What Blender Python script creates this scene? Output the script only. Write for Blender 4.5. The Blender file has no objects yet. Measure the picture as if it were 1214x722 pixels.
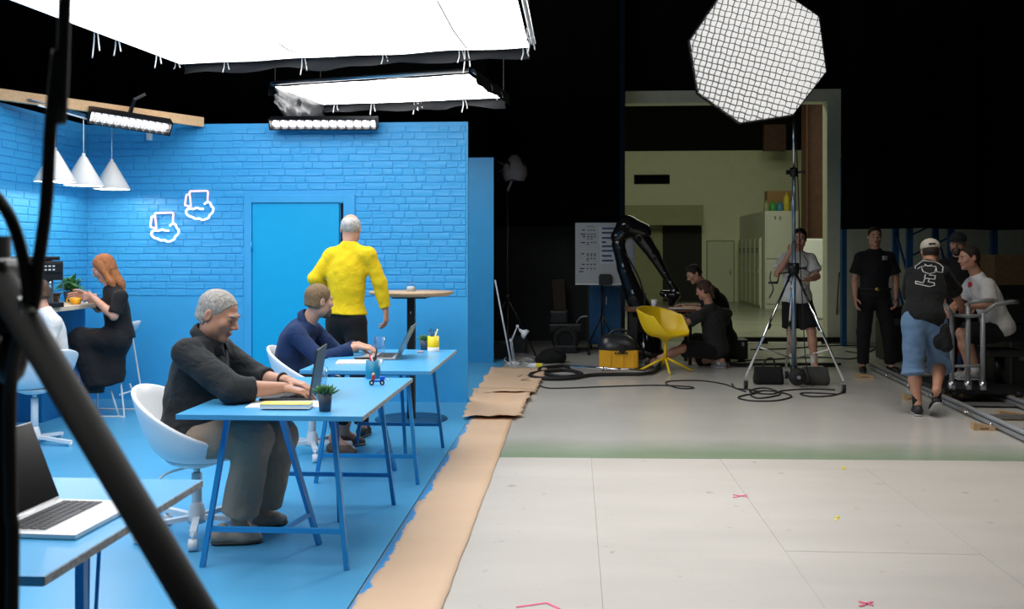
import bpy, bmesh, math, random
import numpy as np
from mathutils import Vector, Matrix, noise
from mathutils.bvhtree import BVHTree

# ---------------------------------------------------------------- camera, world, exposure, main lights
scn = bpy.context.scene
C = scn.collection
YAW = math.radians(3.73)
CAM_H = 1.48
FPX = 1150.0                                   # focal length for a 1214 px wide frame
cam_d = bpy.data.cameras.new('camera')
cam = bpy.data.objects.new('camera', cam_d); C.objects.link(cam)
cam.location = (0, 0, CAM_H)
cam.rotation_euler = (math.pi/2, 0, YAW)
cam_d.sensor_width = 36.0
cam_d.lens = 36.0*FPX/1214.0
cam_d.shift_y = -61.0/1214.0
cam_d.clip_start = 0.05
cam_d.dof.use_dof = True
cam_d.dof.focus_distance = 7.0
cam_d.dof.aperture_fstop = 5.6
scn.camera = cam
scn.view_settings.view_transform = 'Standard'
scn.view_settings.look = 'None'
scn.view_settings.gamma = 1.0
scn.view_settings.use_curve_mapping = False
scn.view_settings.exposure = -0.4
scn.cycles.use_denoising = True
scn.cycles.max_bounces = 8
scn.cycles.sample_clamp_indirect = 6.0
world = bpy.data.worlds.new('studio_dark'); scn.world = world
world.use_nodes = True
world.node_tree.nodes['Background'].inputs[0].default_value = (0.6, 0.7, 0.8, 1)
world.node_tree.nodes['Background'].inputs[1].default_value = 0.006

SILK_STRENGTH = 4.8
SILK2_STRENGTH = 9.0
OCTA_GLOW = 0.85

def area_light(name, loc, target, size, power, color=(1, 1, 1), size_y=None, spread=180):
    l = bpy.data.lights.new(name, 'AREA'); l.energy = power; l.color = color
    l.shape = 'RECTANGLE'; l.size = size; l.size_y = size_y or size; l.spread = math.radians(spread)
    o = bpy.data.objects.new(name, l); C.objects.link(o); o.location = loc
    o.rotation_euler = (Vector(target)-Vector(loc)).to_track_quat('-Z', 'Y').to_euler()
    return o
def point_light(name, loc, power, color=(1, 1, 1), r=0.04):
    l = bpy.data.lights.new(name, 'POINT'); l.energy = power; l.color = color; l.shadow_soft_size = r
    o = bpy.data.objects.new(name, l); C.objects.link(o); o.location = loc
    return o
# added out-of-view fill light over the floor in front of the set, and the tubes of the hall behind
area_light('added_fill_light', (2.5, 7.2, 5.6), (2.5, 7.25, 0), 2.2, 84, (1, 0.955, 0.89), 3.0, 100)
area_light('hall_tube_light', (3.2, 20.4, 5.6), (3.2, 21.6, 0), 4.0, 440, (0.97, 1.0, 0.72), 5.0, 175)

# ---------------------------------------------------------------- helpers
sY, cY = math.sin(YAW), math.cos(YAW)
def at(px, py, Y):
    """point of the place seen at photo pixel (px, py) on the vertical plane at depth Y"""
    a = (px-607.0)/FPX; b = (300.0-py)/FPX
    d = Y/(cY + a*sY)
    return Vector((a*d*cY - d*sY, Y, CAM_H + b*d))
def ground(px, py, z=0.0):
    a = (px-607.0)/FPX; d = (CAM_H-z)*FPX/(py-300.0)
    return Vector((a*d*cY - d*sY, d*cY + a*d*sY, z))
def V(*a): return Vector(a)
R = math.radians

def thing(name, label, cat, loc=(0, 0, 0), rotz=0.0, group=None):
    o = bpy.data.objects.new(name, None); C.objects.link(o)
    o.empty_display_size = 0.1
    o.location = loc; o.rotation_euler = (0, 0, rotz)
    return tag(o, label, cat, group)
def tag(o, label=None, cat=None, group=None, kind=None):
    if label: o['label'] = label
    if cat: o['category'] = cat
    if group: o['group'] = group
    if kind: o['kind'] = kind
    return o
def copy_tree(o, parent=None):
    c = o.copy(); C.objects.link(c); c.parent = parent
    for ch in o.children: copy_tree(ch, c)
    return c

MATS = {}
def mat(name, col=(0.5, 0.5, 0.5), rough=0.5, metal=0.0, var=0.06, scale=8.0, bump=0.0, bscale=60.0, emit=0.0,
        emit_col=None, alpha_trans=0.0, spec=0.5, ior=1.45, sheen=0.0, stretch=None, coat=0.0):
    """procedural principled material: noise-varied colour, optional noise bump"""
    if name in MATS: return MATS[name]
    m = bpy.data.materials.new(name); m.use_nodes = True; MATS[name] = m
    nt = m.node_tree; b = nt.nodes['Principled BSDF']
    tc = nt.nodes.new('ShaderNodeTexCoord')
    src = tc.outputs['Object']
    if stretch:
        mp = nt.nodes.new('ShaderNodeMapping'); mp.inputs['Scale'].default_value = stretch
        nt.links.new(src, mp.inputs[0]); src = mp.outputs[0]
    n = nt.nodes.new('ShaderNodeTexNoise'); n.inputs['Scale'].default_value = scale; n.inputs['Detail'].default_value = 4
    nt.links.new(src, n.inputs['Vector'])
    r = nt.nodes.new('ShaderNodeValToRGB')
    r.color_ramp.elements[0].position = 0.3; r.color_ramp.elements[1].position = 0.7
    r.color_ramp.elements[0].color = tuple(max(0, c*(1-var)) for c in col) + (1,)
    r.color_ramp.elements[1].color = tuple(min(1, c*(1+var)) for c in col) + (1,)
    nt.links.new(n.outputs[0], r.inputs[0]); nt.links.new(r.outputs[0], b.inputs['Base Color'])
    b.inputs['Roughness'].default_value = rough; b.inputs['Metallic'].default_value = metal
    b.inputs['Specular IOR Level'].default_value = spec; b.inputs['IOR'].default_value = ior
    if sheen: b.inputs['Sheen Weight'].default_value = sheen
    if coat: b.inputs['Coat Weight'].default_value = coat
    if alpha_trans: b.inputs['Transmission Weight'].default_value = alpha_trans
    if emit:
        b.inputs['Emission Color'].default_value = tuple(emit_col or col) + (1,)
        b.inputs['Emission Strength'].default_value = emit
    if bump:
        n2 = nt.nodes.new('ShaderNodeTexNoise'); n2.inputs['Scale'].default_value = bscale; n2.inputs['Detail'].default_value = 3
        nt.links.new(src, n2.inputs['Vector'])
        bp = nt.nodes.new('ShaderNodeBump'); bp.inputs['Strength'].default_value = bump; bp.inputs['Distance'].default_value = 0.01
        nt.links.new(n2.outputs[0], bp.inputs['Height']); nt.links.new(bp.outputs[0], b.inputs['Normal'])
    return m
def srgb(r, g, b):
    f = lambda c: (c/255/12.92) if c/255 <= 0.04045 else ((c/255+0.055)/1.055)**2.4
    return (f(r), f(g), f(b))

def basis(d):
    d = Vector(d).normalized()
    u = d.orthogonal().normalized() if abs(d.z) > 0.999 else d.cross(Vector((0, 0, 1))).normalized()
    return d, u, d.cross(u).normalized()

class MB:
    """collects shapes; build() links them as ONE mesh object"""
    def __init__(s): s.v = []; s.f = []; s.sm = []
    def add(s, vs, fs, smooth=False):
        o = len(s.v); s.v += [tuple(p) for p in vs]
        s.f += [tuple(i+o for i in q) for q in fs]; s.sm += [smooth]*len(fs); return s
    def box(s, c, size, rot=None, bev=0.0):
        c = Vector(c); hx, hy, hz = size[0]/2, size[1]/2, size[2]/2
        M = rot if rot is not None else Matrix.Identity(3)
        if isinstance(M, (int, float)): M = Matrix.Rotation(M, 3, 'Z')
        if bev <= 0:
            vs = [c+M@Vector((x*hx, y*hy, z*hz)) for z in (-1, 1) for y in (-1, 1) for x in (-1, 1)]
            return s.add(vs, [(0, 2, 3, 1), (4, 5, 7, 6), (0, 1, 5, 4), (2, 6, 7, 3), (0, 4, 6, 2), (1, 3, 7, 5)])
        bm = bmesh.new(); bmesh.ops.create_cube(bm, size=1.0)
        for v in bm.verts: v.co = Vector((v.co.x*hx*2, v.co.y*hy*2, v.co.z*hz*2))
        bmesh.ops.bevel(bm, geom=list(bm.edges), offset=min(bev, hx*.98, hy*.98, hz*.98), segments=2, affect='EDGES', profile=0.6)
        bm.verts.ensure_lookup_table()
        vs = [c+M@v.co for v in bm.verts]; fs = [tuple(v.index for v in f.verts) for f in bm.faces]; bm.free()
        return s.add(vs, fs)
    def bar(s, a, b, w, h=None, up=None):
        """square bar from a to b"""
        a, b = Vector(a), Vector(b); h = h or w
        d = (b-a).normalized(); u = Vector(up) if up else (Vector((0, 0, 1)) if abs(d.z) < 0.95 else Vector((0, 1, 0)))
        x = d.cross(u).normalized(); y = x.cross(d).normalized()
        vs = [p+x*(i*w/2)+y*(j*h/2) for p in (a, b) for i, j in ((-1, -1), (1, -1), (1, 1), (-1, 1))]
        return s.add(vs, [(0, 1, 2, 3), (7, 6, 5, 4), (0, 4, 5, 1), (1, 5, 6, 2), (2, 6, 7, 3), (3, 7, 4, 0)])
    def cyl(s, a, b, ra, rb=None, n=16, cap=True):
        a, b = Vector(a), Vector(b); rb = ra if rb is None else rb
        d, u, w = basis(b-a)
        ring = lambda p, r: [p+u*(r*math.cos(2*math.pi*i/n))+w*(r*math.sin(2*math.pi*i/n)) for i in range(n)]
        s.add(ring(a, ra)+ring(b, rb), [(i, (i+1) % n, n+(i+1) % n, n+i) for i in range(n)], True)
        if cap: s.add(ring(a, ra), [tuple(range(n))[::-1]]); s.add(ring(b, rb), [tuple(range(n))])
        return s
    def tube(s, pts, r, n=8, closed=False, cap=True):
        pts = [Vector(p) for p in pts]; m = len(pts); rs = r if isinstance(r, (list, tuple)) else [r]*m
        vs = []; up = None
        for i, p in enumerate(pts):
            t = (pts[(i+1) % m]-pts[i-1]) if closed else (pts[min(i+1, m-1)]-pts[max(i-1, 0)])
            if t.length < 1e-9: t = Vector((0, 0, 1))
            t.normalize()
            if up is None: up = t.orthogonal().normalized()
            up = (up-t*up.dot(t))
            up = up.normalized() if up.length > 1e-6 else t.orthogonal().normalized()
            w = t.cross(up)
            vs += [p+up*(rs[i]*math.cos(2*math.pi*k/n))+w*(rs[i]*math.sin(2*math.pi*k/n)) for k in range(n)]
        fs = []
        for i in range(m if closed else m-1):
            j = (i+1) % m
            fs += [(i*n+k, i*n+(k+1) % n, j*n+(k+1) % n, j*n+k) for k in range(n)]
        s.add(vs, fs, True)
        if cap and not closed: s.add(vs[:n], [tuple(range(n))[::-1]]); s.add(vs[-n:], [tuple(range(n))])
        return s
    def lathe(s, prof, c=(0, 0, 0), n=24, axis=(0, 0, 1), smooth=True, cap=True):
        """prof: list of (radius, height) along axis"""
        d, u, w = basis(axis) if tuple(axis) != (0, 0, 1) else (Vector((0, 0, 1)), Vector((1, 0, 0)), Vector((0, 1, 0)))
        c = Vector(c); vs = []
        for r, h in prof:
            vs += [c+d*h+u*(r*math.cos(2*math.pi*k/n))+w*(r*math.sin(2*math.pi*k/n)) for k in range(n)]
        fs = [(i*n+k, i*n+(k+1) % n, (i+1)*n+(k+1) % n, (i+1)*n+k) for i in range(len(prof)-1) for k in range(n)]
        s.add(vs, fs, smooth)
        if cap and prof[0][0] > 1e-5: s.add(vs[:n], [tuple(range(n))[::-1]])
        if cap and prof[-1][0] > 1e-5: s.add(vs[-n:], [tuple(range(n))])
        return s
    def ball(s, c, r, n=14, sc=(1, 1, 1), rot=None):
        c = Vector(c); m = n//2; M = rot if rot is not None else Matrix.Identity(3)
        vs = [c+M@Vector((r*sc[0]*math.sin(math.pi*i/m)*math.cos(2*math.pi*k/n), r*sc[1]*math.sin(math.pi*i/m)*math.sin(2*math.pi*k/n),
              r*sc[2]*math.cos(math.pi*i/m))) for i in range(m+1) for k in range(n)]
        return s.add(vs, [(i*n+k, (i+1)*n+k, (i+1)*n+(k+1) % n, i*n+(k+1) % n) for i in range(m) for k in range(n)], True)
    def prism(s, poly, z0, z1, M=None):
        """polygon (x, y) extruded z0..z1, optional 4x4 frame"""
        n = len(poly); vs = [Vector((x, y, z0)) for x, y in poly]+[Vector((x, y, z1)) for x, y in poly]
        if M is not None: vs = [M@v for v in vs]
        return s.add(vs, [tuple(range(n))[::-1], tuple(range(n, 2*n))]+[(i, (i+1) % n, n+(i+1) % n, n+i) for i in range(n)])
    def sheet(s, grid, smooth=True):
        """grid: rows of points -> quads"""
        r, c = len(grid), len(grid[0])
        return s.add([p for row in grid for p in row],
                     [(i*c+j, i*c+j+1, (i+1)*c+j+1, (i+1)*c+j) for i in range(r-1) for j in range(c-1)], smooth)
    def build(s, name, m, parent=None, world=False, kind=None, label=None, fix=True):
        me = bpy.data.meshes.new(name)
        off = Vector(parent.matrix_basis.translation) if (world and parent is not None) else Vector((0, 0, 0))
        if world and parent is not None and parent.parent is not None: off = off + Vector(parent.parent.location)
        me.from_pydata([tuple(Vector(p)-off) for p in s.v], [], s.f)
        me.polygons.foreach_set('use_smooth', s.sm)
        if fix:
            bm = bmesh.new(); bm.from_mesh(me)
            bmesh.ops.remove_doubles(bm, verts=bm.verts, dist=1e-6)
            bmesh.ops.recalc_face_normals(bm, faces=bm.faces); bm.to_mesh(me); bm.free()
        me.update()
        o = bpy.data.objects.new(name, me); C.objects.link(o); o.parent = parent
        if m is not None: me.materials.append(m)
        return tag(o, label, None, None, kind)
def solidify(o, t, off=0.0):
    md = o.modifiers.new('thick', 'SOLIDIFY'); md.thickness = t; md.offset = off; return o
def curve_pts(pts, n=8, closed=False):
    """Catmull-Rom through the points"""
    P = [Vector(p) for p in pts]; m = len(P); out = []
    for i in range(m if closed else m-1):
        p0, p1, p2, p3 = (P[(i-1) % m] if (closed or i > 0) else P[0]), P[i], P[(i+1) % m], (P[(i+2) % m] if (closed or i+2 < m) else P[-1])
        for k in range(n):
            t = k/n
            out.append(0.5*((2*p1)+(p2-p0)*t+(2*p0-5*p1+4*p2-p3)*t*t+(3*p1-p0-3*p2+p3)*t**3))
    if not closed: out.append(P[-1])
    return out
def base_z(pts): return min(p[2] for p in pts)

# ---------------------------------------------------------------- materials
BLUE = (0.018, 0.27, 0.62)
M_wall = mat('blue wall paint', (0.045, 0.365, 0.72), 0.42, var=0.03, bump=0.05, bscale=40)
M_bluefloor = mat('blue floor paint', (0.085, 0.355, 0.60), 0.32, var=0.05, scale=1.7, bump=0.02, bscale=9)
M_door = mat('blue door paint', (0.005, 0.375, 0.71), 0.35, var=0.02)
M_tabletop = mat('blue desk lacquer', (0.075, 0.36, 0.66), 0.3, var=0.03, scale=3)
M_tableedge = mat('scuffed plywood edge', (0.28, 0.33, 0.38), 0.7, var=0.3, scale=60)
M_tableleg = mat('blue powder coat', (0.018, 0.26, 0.60), 0.38, var=0.03)
M_white = mat('white plastic', (0.78, 0.80, 0.82), 0.35, var=0.02)
M_whitemetal = mat('white metal', (0.75, 0.77, 0.79), 0.3, var=0.02)
M_black = mat('black plastic', (0.012, 0.012, 0.013), 0.4, var=0.1)
M_blackmetal = mat('black metal', (0.015, 0.015, 0.017), 0.35, 0.4, var=0.1)
M_rubber = mat('black rubber', (0.012, 0.012, 0.012), 0.7, var=0.15)
M_steel = mat('brushed steel', (0.62, 0.63, 0.65), 0.28, 0.95, var=0.05, scale=30)
M_chrome = mat('chrome', (0.85, 0.86, 0.88), 0.12, 1.0, var=0.02)
M_alu = mat('aluminium', (0.72, 0.73, 0.74), 0.32, 0.85, var=0.04, scale=40)
M_greymetal = mat('grey painted tube', (0.33, 0.34, 0.35), 0.4, 0.3, var=0.05)
M_timber = mat('pine timber', (0.72, 0.45, 0.235), 0.55, var=0.08, scale=4, stretch=(1, 12, 12))
M_lightwood = mat('pale oak', (0.60, 0.42, 0.26), 0.45, var=0.14, scale=5, stretch=(2, 14, 2))
M_darkwood = mat('dark table board', (0.16, 0.065, 0.035), 0.5, var=0.2, scale=5, stretch=(2, 12, 2))
M_paper = mat('white paper', (0.82, 0.82, 0.80), 0.7, var=0.02)
M_yellow = mat('yellow card', (0.85, 0.58, 0.10), 0.5, var=0.03)
M_yellowpl = mat('yellow chair plastic', (0.86, 0.58, 0.012), 0.38, var=0.03)
M_vacyellow = mat('vacuum yellow', (0.82, 0.42, 0.02), 0.4, var=0.05)
def thin_glass(name, tint, k):
    m = bpy.data.materials.new(name); m.use_nodes = True; MATS[name] = m; nt = m.node_tree; nt.nodes.remove(nt.nodes['Principled BSDF'])
    out = nt.nodes['Material Output']; t = nt.nodes.new('ShaderNodeBsdfTransparent'); g = nt.nodes.new('ShaderNodeBsdfGlossy'); mx = nt.nodes.new('ShaderNodeMixShader'); lw = nt.nodes.new('ShaderNodeLayerWeight')
    t.inputs[0].default_value = tint; g.inputs['Roughness'].default_value = .03; lw.inputs[0].default_value = .5
    pw = nt.nodes.new('ShaderNodeMath'); pw.operation = 'POWER'; pw.inputs[1].default_value = 3.0; sc_ = nt.nodes.new('ShaderNodeMath'); sc_.operation = 'MULTIPLY'; sc_.inputs[1].default_value = k; nt.links.new(lw.outputs['Facing'], pw.inputs[0]); nt.links.new(pw.outputs[0], sc_.inputs[0]); nt.links.new(sc_.outputs[0], mx.inputs[0]); nt.links.new(t.outputs[0], mx.inputs[1]); nt.links.new(g.outputs[0], mx.inputs[2]); nt.links.new(mx.outputs[0], out.inputs[0]); return m
M_glass = thin_glass('clear glass', (.92, .95, .97, 1), .9)
M_water = thin_glass('clear water', (.82, .91, .95, 1), .5)
M_drape = mat('black molton', (0.003, 0.003, 0.0035), 0.95, var=0.25, spec=0.1)
M_darkwall = mat('dark studio wall', (0.035, 0.037, 0.036), 0.8, var=0.2, scale=2)
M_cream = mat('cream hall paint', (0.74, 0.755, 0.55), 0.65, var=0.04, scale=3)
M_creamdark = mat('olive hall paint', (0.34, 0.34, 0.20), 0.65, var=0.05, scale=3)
M_locker = mat('locker enamel', (0.60, 0.63, 0.48), 0.4, var=0.03)
M_whitewall = mat('white cupboard', (0.66, 0.67, 0.60), 0.45, var=0.03)
M_bluesteel = mat('blue rack steel', (0.012, 0.065, 0.16), 0.45, var=0.1)
M_rust = mat('red oxide steel', (0.085, 0.035, 0.022), 0.6, var=0.2)
M_silver = mat('laptop silver', (0.74, 0.74, 0.75), 0.35, 0.35, var=0.02)
M_darkalu = mat('laptop graphite', (0.04, 0.043, 0.047), 0.5, 0.2, var=0.05)
M_screen = mat('dark screen', (0.005, 0.005, 0.006), 0.2, var=0.05, spec=0.15)
M_keys = mat('black keys', (0.022, 0.022, 0.024), 0.45, var=0.1)
M_leaf = mat('plant leaf', (0.05, 0.17, 0.045), 0.45, var=0.35, scale=14)
M_pot = mat('grey pot', (0.06, 0.075, 0.10), 0.55, var=0.08)
M_pink = mat('pink tape', (0.85, 0.10, 0.22), 0.6, var=0.05)
M_yelltape = mat('yellow tape', (0.82, 0.70, 0.03), 0.6, var=0.05)
# ================================================================ STRUCTURE
WX, WY, WH = -4.95, 9.55, 2.78                  # left set wall x, back set wall y, set wall height
DX0, DX1, DZ = -3.315, -2.19, 2.06              # door frame
SEAM = -0.945

def struct(name, mb, m, parent=None): return mb.build(name, m, parent, kind='structure' if parent is None else None)
# --- floors
mb = MB(); mb.box((-5.0, 6.5, -0.03), (2*(5.0+SEAM)-0.008, 14.0, 0.06)); struct('floor_blue', mb, M_bluefloor)
def floor_grey_mat():
    m = bpy.data.materials.new('grey green floor paint'); m.use_nodes = True; nt = m.node_tree; b = nt.nodes['Principled BSDF']
    tc = nt.nodes.new('ShaderNodeTexCoord'); sx = nt.nodes.new('ShaderNodeSeparateXYZ'); nt.links.new(tc.outputs['Object'], sx.inputs[0])
    n = nt.nodes.new('ShaderNodeTexNoise'); n.inputs['Scale'].default_value = 1.3; n.inputs['Detail'].default_value = 6
    nt.links.new(tc.outputs['Object'], n.inputs['Vector'])
    # dusty grey traffic area, cleaner green paint along the edge of the sheets
    ad = nt.nodes.new('ShaderNodeMath'); ad.operation = 'MULTIPLY_ADD'; nt.links.new(n.outputs[0], ad.inputs[0]); ad.inputs[1].default_value = 0.5
    nt.links.new(sx.outputs['Y'], ad.inputs[2])
    mr = nt.nodes.new('ShaderNodeMapRange'); mr.inputs[1].default_value = 7.45; mr.inputs[2].default_value = 8.05
    nt.links.new(ad.outputs[0], mr.inputs[0])
    mx = nt.nodes.new('ShaderNodeMix'); mx.data_type = 'RGBA'
    mx.inputs[6].default_value = (0.27, 0.345, 0.235, 1); mx.inputs[7].default_value = (0.54, 0.52, 0.48, 1)
    nt.links.new(mr.outputs[0], mx.inputs[0])
    n3 = nt.nodes.new('ShaderNodeTexNoise'); n3.inputs['Scale'].default_value = 22; n3.inputs['Detail'].default_value = 8
    mp = nt.nodes.new('ShaderNodeMapping'); mp.inputs['Scale'].default_value = (0.35, 1.6, 1); nt.links.new(tc.outputs['Object'], mp.inputs[0]); nt.links.new(mp.outputs[0], n3.inputs['Vector'])
    rp = nt.nodes.new('ShaderNodeValToRGB'); rp.color_ramp.elements[0].position = 0.68; rp.color_ramp.elements[1].position = 0.8
    rp.color_ramp.elements[0].color = (1, 1, 1, 1); rp.color_ramp.elements[1].color = (1.6, 1.6, 1.6, 1)
    nt.links.new(n3.outputs[0], rp.inputs[0])
    ml = nt.nodes.new('ShaderNodeMix'); ml.data_type = 'RGBA'; ml.blend_type = 'MULTIPLY'; ml.inputs[0].default_value = 1
    nt.links.new(mx.outputs[2], ml.inputs[6]); nt.links.new(rp.outputs[0], ml.inputs[7])
    nt.links.new(ml.outputs[2], b.inputs['Base Color'])
    r2 = nt.nodes.new('ShaderNodeMapRange'); r2.inputs[3].default_value = 0.12; r2.inputs[4].default_value = 0.3
    nt.links.new(n.outputs[0], r2.inputs[0]); nt.links.new(r2.outputs[0], b.inputs['Roughness'])
    return m
M_greyfloor = floor_grey_mat()
mb = MB(); mb.prism([(SEAM+0.002, 7.0), (9.0, 7.30), (9.0, 16.4), (SEAM+0.002, 16.4)], -0.06, 0.0); struct('floor_grey', mb, M_greyfloor)
mb = MB(); mb.box((2.0, 24.0, -0.03), (16.0, 15.2, 0.06)); struct('floor_hall', mb, mat('hall screed', (0.30, 0.31, 0.25), 0.25, var=0.12, scale=1.5))
# beige hardboard sheets laid edge to edge, each sheet a piece of the floor
def beige_mat():
    m = mat('beige hardboard', (0.50, 0.465, 0.42), 0.6, var=0.07, scale=1.4, bump=0.04, bscale=12, stretch=(0.6, 1.7, 1))
    nt = m.node_tree; b = nt.nodes['Principled BSDF']; ramp = b.inputs['Base Color'].links[0].from_socket
    tc = nt.nodes['Texture Coordinate']
    n = nt.nodes.new('ShaderNodeTexNoise'); n.inputs['Scale'].default_value = 9; n.inputs['Detail'].default_value = 7
    nt.links.new(tc.outputs['Object'], n.inputs['Vector'])
    r = nt.nodes.new('ShaderNodeValToRGB'); r.color_ramp.elements[0].position = 0.24; r.color_ramp.elements[1].position = 0.34
    r.color_ramp.elements[0].color = (0.55, 0.5, 0.45, 1); r.color_ramp.elements[1].color = (1, 1, 1, 1)
    nt.links.new(n.outputs[0], r.inputs[0])
    ml = nt.nodes.new('ShaderNodeMix'); ml.data_type = 'RGBA'; ml.blend_type = 'MULTIPLY'; ml.inputs[0].default_value = 0.8
    nt.links.new(ramp, ml.inputs[6]); nt.links.new(r.outputs[0], ml.inputs[7]); nt.links.new(ml.outputs[2], b.inputs['Base Color'])
    return m
M_beige = beige_mat()
mb = MB(); mb.prism([(SEAM+0.002, -3.0), (9.0, -3.0), (9.0, 7.29), (SEAM+0.002, 6.99)], -0.06, -0.012)
fb = struct('floor_beige', mb, mat('beige underlay', (0.46, 0.42, 0.38), 0.8))
rnd = random.Random(4)
cols = [SEAM+0.004, 0.115, 1.04, 1.99, 2.94, 3.9, 5.0, 7.0, 9.0]
for i in range(len(cols)-1):
    ys = [-3.0, [1.2, .3, .8, 1.5][i % 4], [4.62, 4.48, 4.9, 4.2][i % 4], 7.0]
    if i == 1: ys = [-3.0, 0.3, 4.48, 6.16, 7.0]
    for y0, y1 in zip(ys[:-1], ys[1:]):
        x0, x1 = cols[i], cols[i+1]
        e = (lambda x: 7.0+(x-SEAM)*0.0302) if y1 == 7.0 else (lambda x: y1)
        z = -rnd.random()*0.0015
        MB().prism([(x0+.0007, y0+.0007), (x1-.0007, y0+.0007), (x1-.0007, e(x1)-.0007), (x0+.0007, e(x0)-.0007)], -0.012, z).build('hardboard_sheet', M_beige, fb)

# --- brown paper along the edge of the blue paint, its rim painted over
def paper_mat():
    m = bpy.data.materials.new('kraft paper with blue paint rim'); m.use_nodes = True; nt = m.node_tree; b = nt.nodes['Principled BSDF']
    tc = nt.nodes.new('ShaderNodeTexCoord'); sx = nt.nodes.new('ShaderNodeSeparateXYZ'); nt.links.new(tc.outputs['Object'], sx.inputs[0])
    mp = nt.nodes.new('ShaderNodeMapping'); mp.inputs['Scale'].default_value = (1.0, 1.1, 1); nt.links.new(tc.outputs['Object'], mp.inputs[0])
    n = nt.nodes.new('ShaderNodeTexNoise'); n.inputs['Scale'].default_value = 2.5; n.inputs['Detail'].default_value = 8; n.inputs['Roughness'].default_value = 0.65
    nt.links.new(mp.outputs[0], n.inputs['Vector'])
    ma = nt.nodes.new('ShaderNodeMath'); ma.operation = 'MULTIPLY_ADD'; nt.links.new(n.outputs[0], ma.inputs[0]); ma.inputs[1].default_value = 0.20; nt.links.new(sx.outputs['X'], ma.inputs[2])
    mr = nt.nodes.new('ShaderNodeMapRange'); mr.inputs[1].default_value = -0.815; mr.inputs[2].default_value = -0.807
    nt.links.new(ma.outputs[0], mr.inputs[0])
    n2 = nt.nodes.new('ShaderNodeTexNoise'); n2.inputs['Scale'].default_value = 1.6; n2.inputs['Detail'].default_value = 5
    nt.links.new(tc.outputs['Object'], n2.inputs['Vector'])
    rp = nt.nodes.new('ShaderNodeValToRGB'); rp.color_ramp.elements[0].position = 0.35; rp.color_ramp.elements[1].position = 0.7
    rp.color_ramp.elements[0].color = (0.62, 0.42, 0.265, 1); rp.color_ramp.elements[1].color = (0.70, 0.485, 0.315, 1)
    nt.links.new(n2.outputs[0], rp.inputs[0])
    mx = nt.nodes.new('ShaderNodeMix'); mx.data_type = 'RGBA'; nt.links.new(mr.outputs[0], mx.inputs[0])
    mx.inputs[6].default_value = (0.045, 0.30, 0.62, 1); nt.links.new(rp.outputs[0], mx.inputs[7])
    nt.links.new(mx.outputs[2], b.inputs['Base Color']); b.inputs['Roughness'].default_value = 0.6
    return m
M_kraft = paper_mat()
M_kraftplain = mat('brown kraft paper', (0.68, 0.465, 0.30), 0.65, var=0.06, scale=2, bump=0.1, bscale=6)
def paper(name, label, poly_l, poly_r, y0, y1, ny, nx, m, relief, seed, lift=0.004, group=None):
    g = []
    for i in range(ny+1):
        t = i/ny; y = y0+(y1-y0)*t
        xl = poly_l(t); xr = poly_r(t); row = []
        for j in range(nx+1):
            s = j/nx; x = xl+(xr-xl)*s
            e = max(0.0, 1-4*min(s, 1-s, t*3, (1-t)*3))
            z = lift+relief*(0.5+0.5*noise.noise(Vector((x*5, y*3.1, seed))))*(0.35+1.2*e)+relief*0.5*max(0, noise.noise(Vector((x*11, y*9, seed+5))))
            row.append(Vector((x, y+0.02*noise.noise(Vector((x*7, t*3, seed))), z)))
        g.append(row)
    o = MB().sheet(g).build(name, m); solidify(o, 0.0007)
    return tag(o, label, 'paper', group)
jag = lambda y, a, s: a*noise.noise(Vector((y*6.0, s, 0.3)))
paper('kraft_paper_strip', 'long strip of brown kraft paper with blue overpaint along the set floor',
      lambda t: SEAM+0.012, lambda t: -0.552+jag(t*8, .006, 2)-0.03*max(0, t-.85), 1.6, 8.75, 90, 8, M_kraft, 0.004, 1.0)
paper('kraft_paper_sheet', 'crumpled brown kraft paper sheet in front of the white desk lamp',
      lambda t: -1.04-0.02*t+jag(t*9, .03, 5), lambda t: -0.42+0.06*t+jag(t*7, .05, 8), 10.1, 12.25, 26, 12, M_kraftplain, 0.035, 4.0)
paper('kraft_paper_scrap', 'torn brown kraft paper piece bridging the strip and the crumpled sheet',
      lambda t: -1.0-0.08*t+jag(t*9, .05, 15), lambda t: -0.50+0.06*t+jag(t*5, .06, 18), 8.55, 10.35, 22, 12, M_kraftplain, 0.03, 7.0, lift=0.012)

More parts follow.
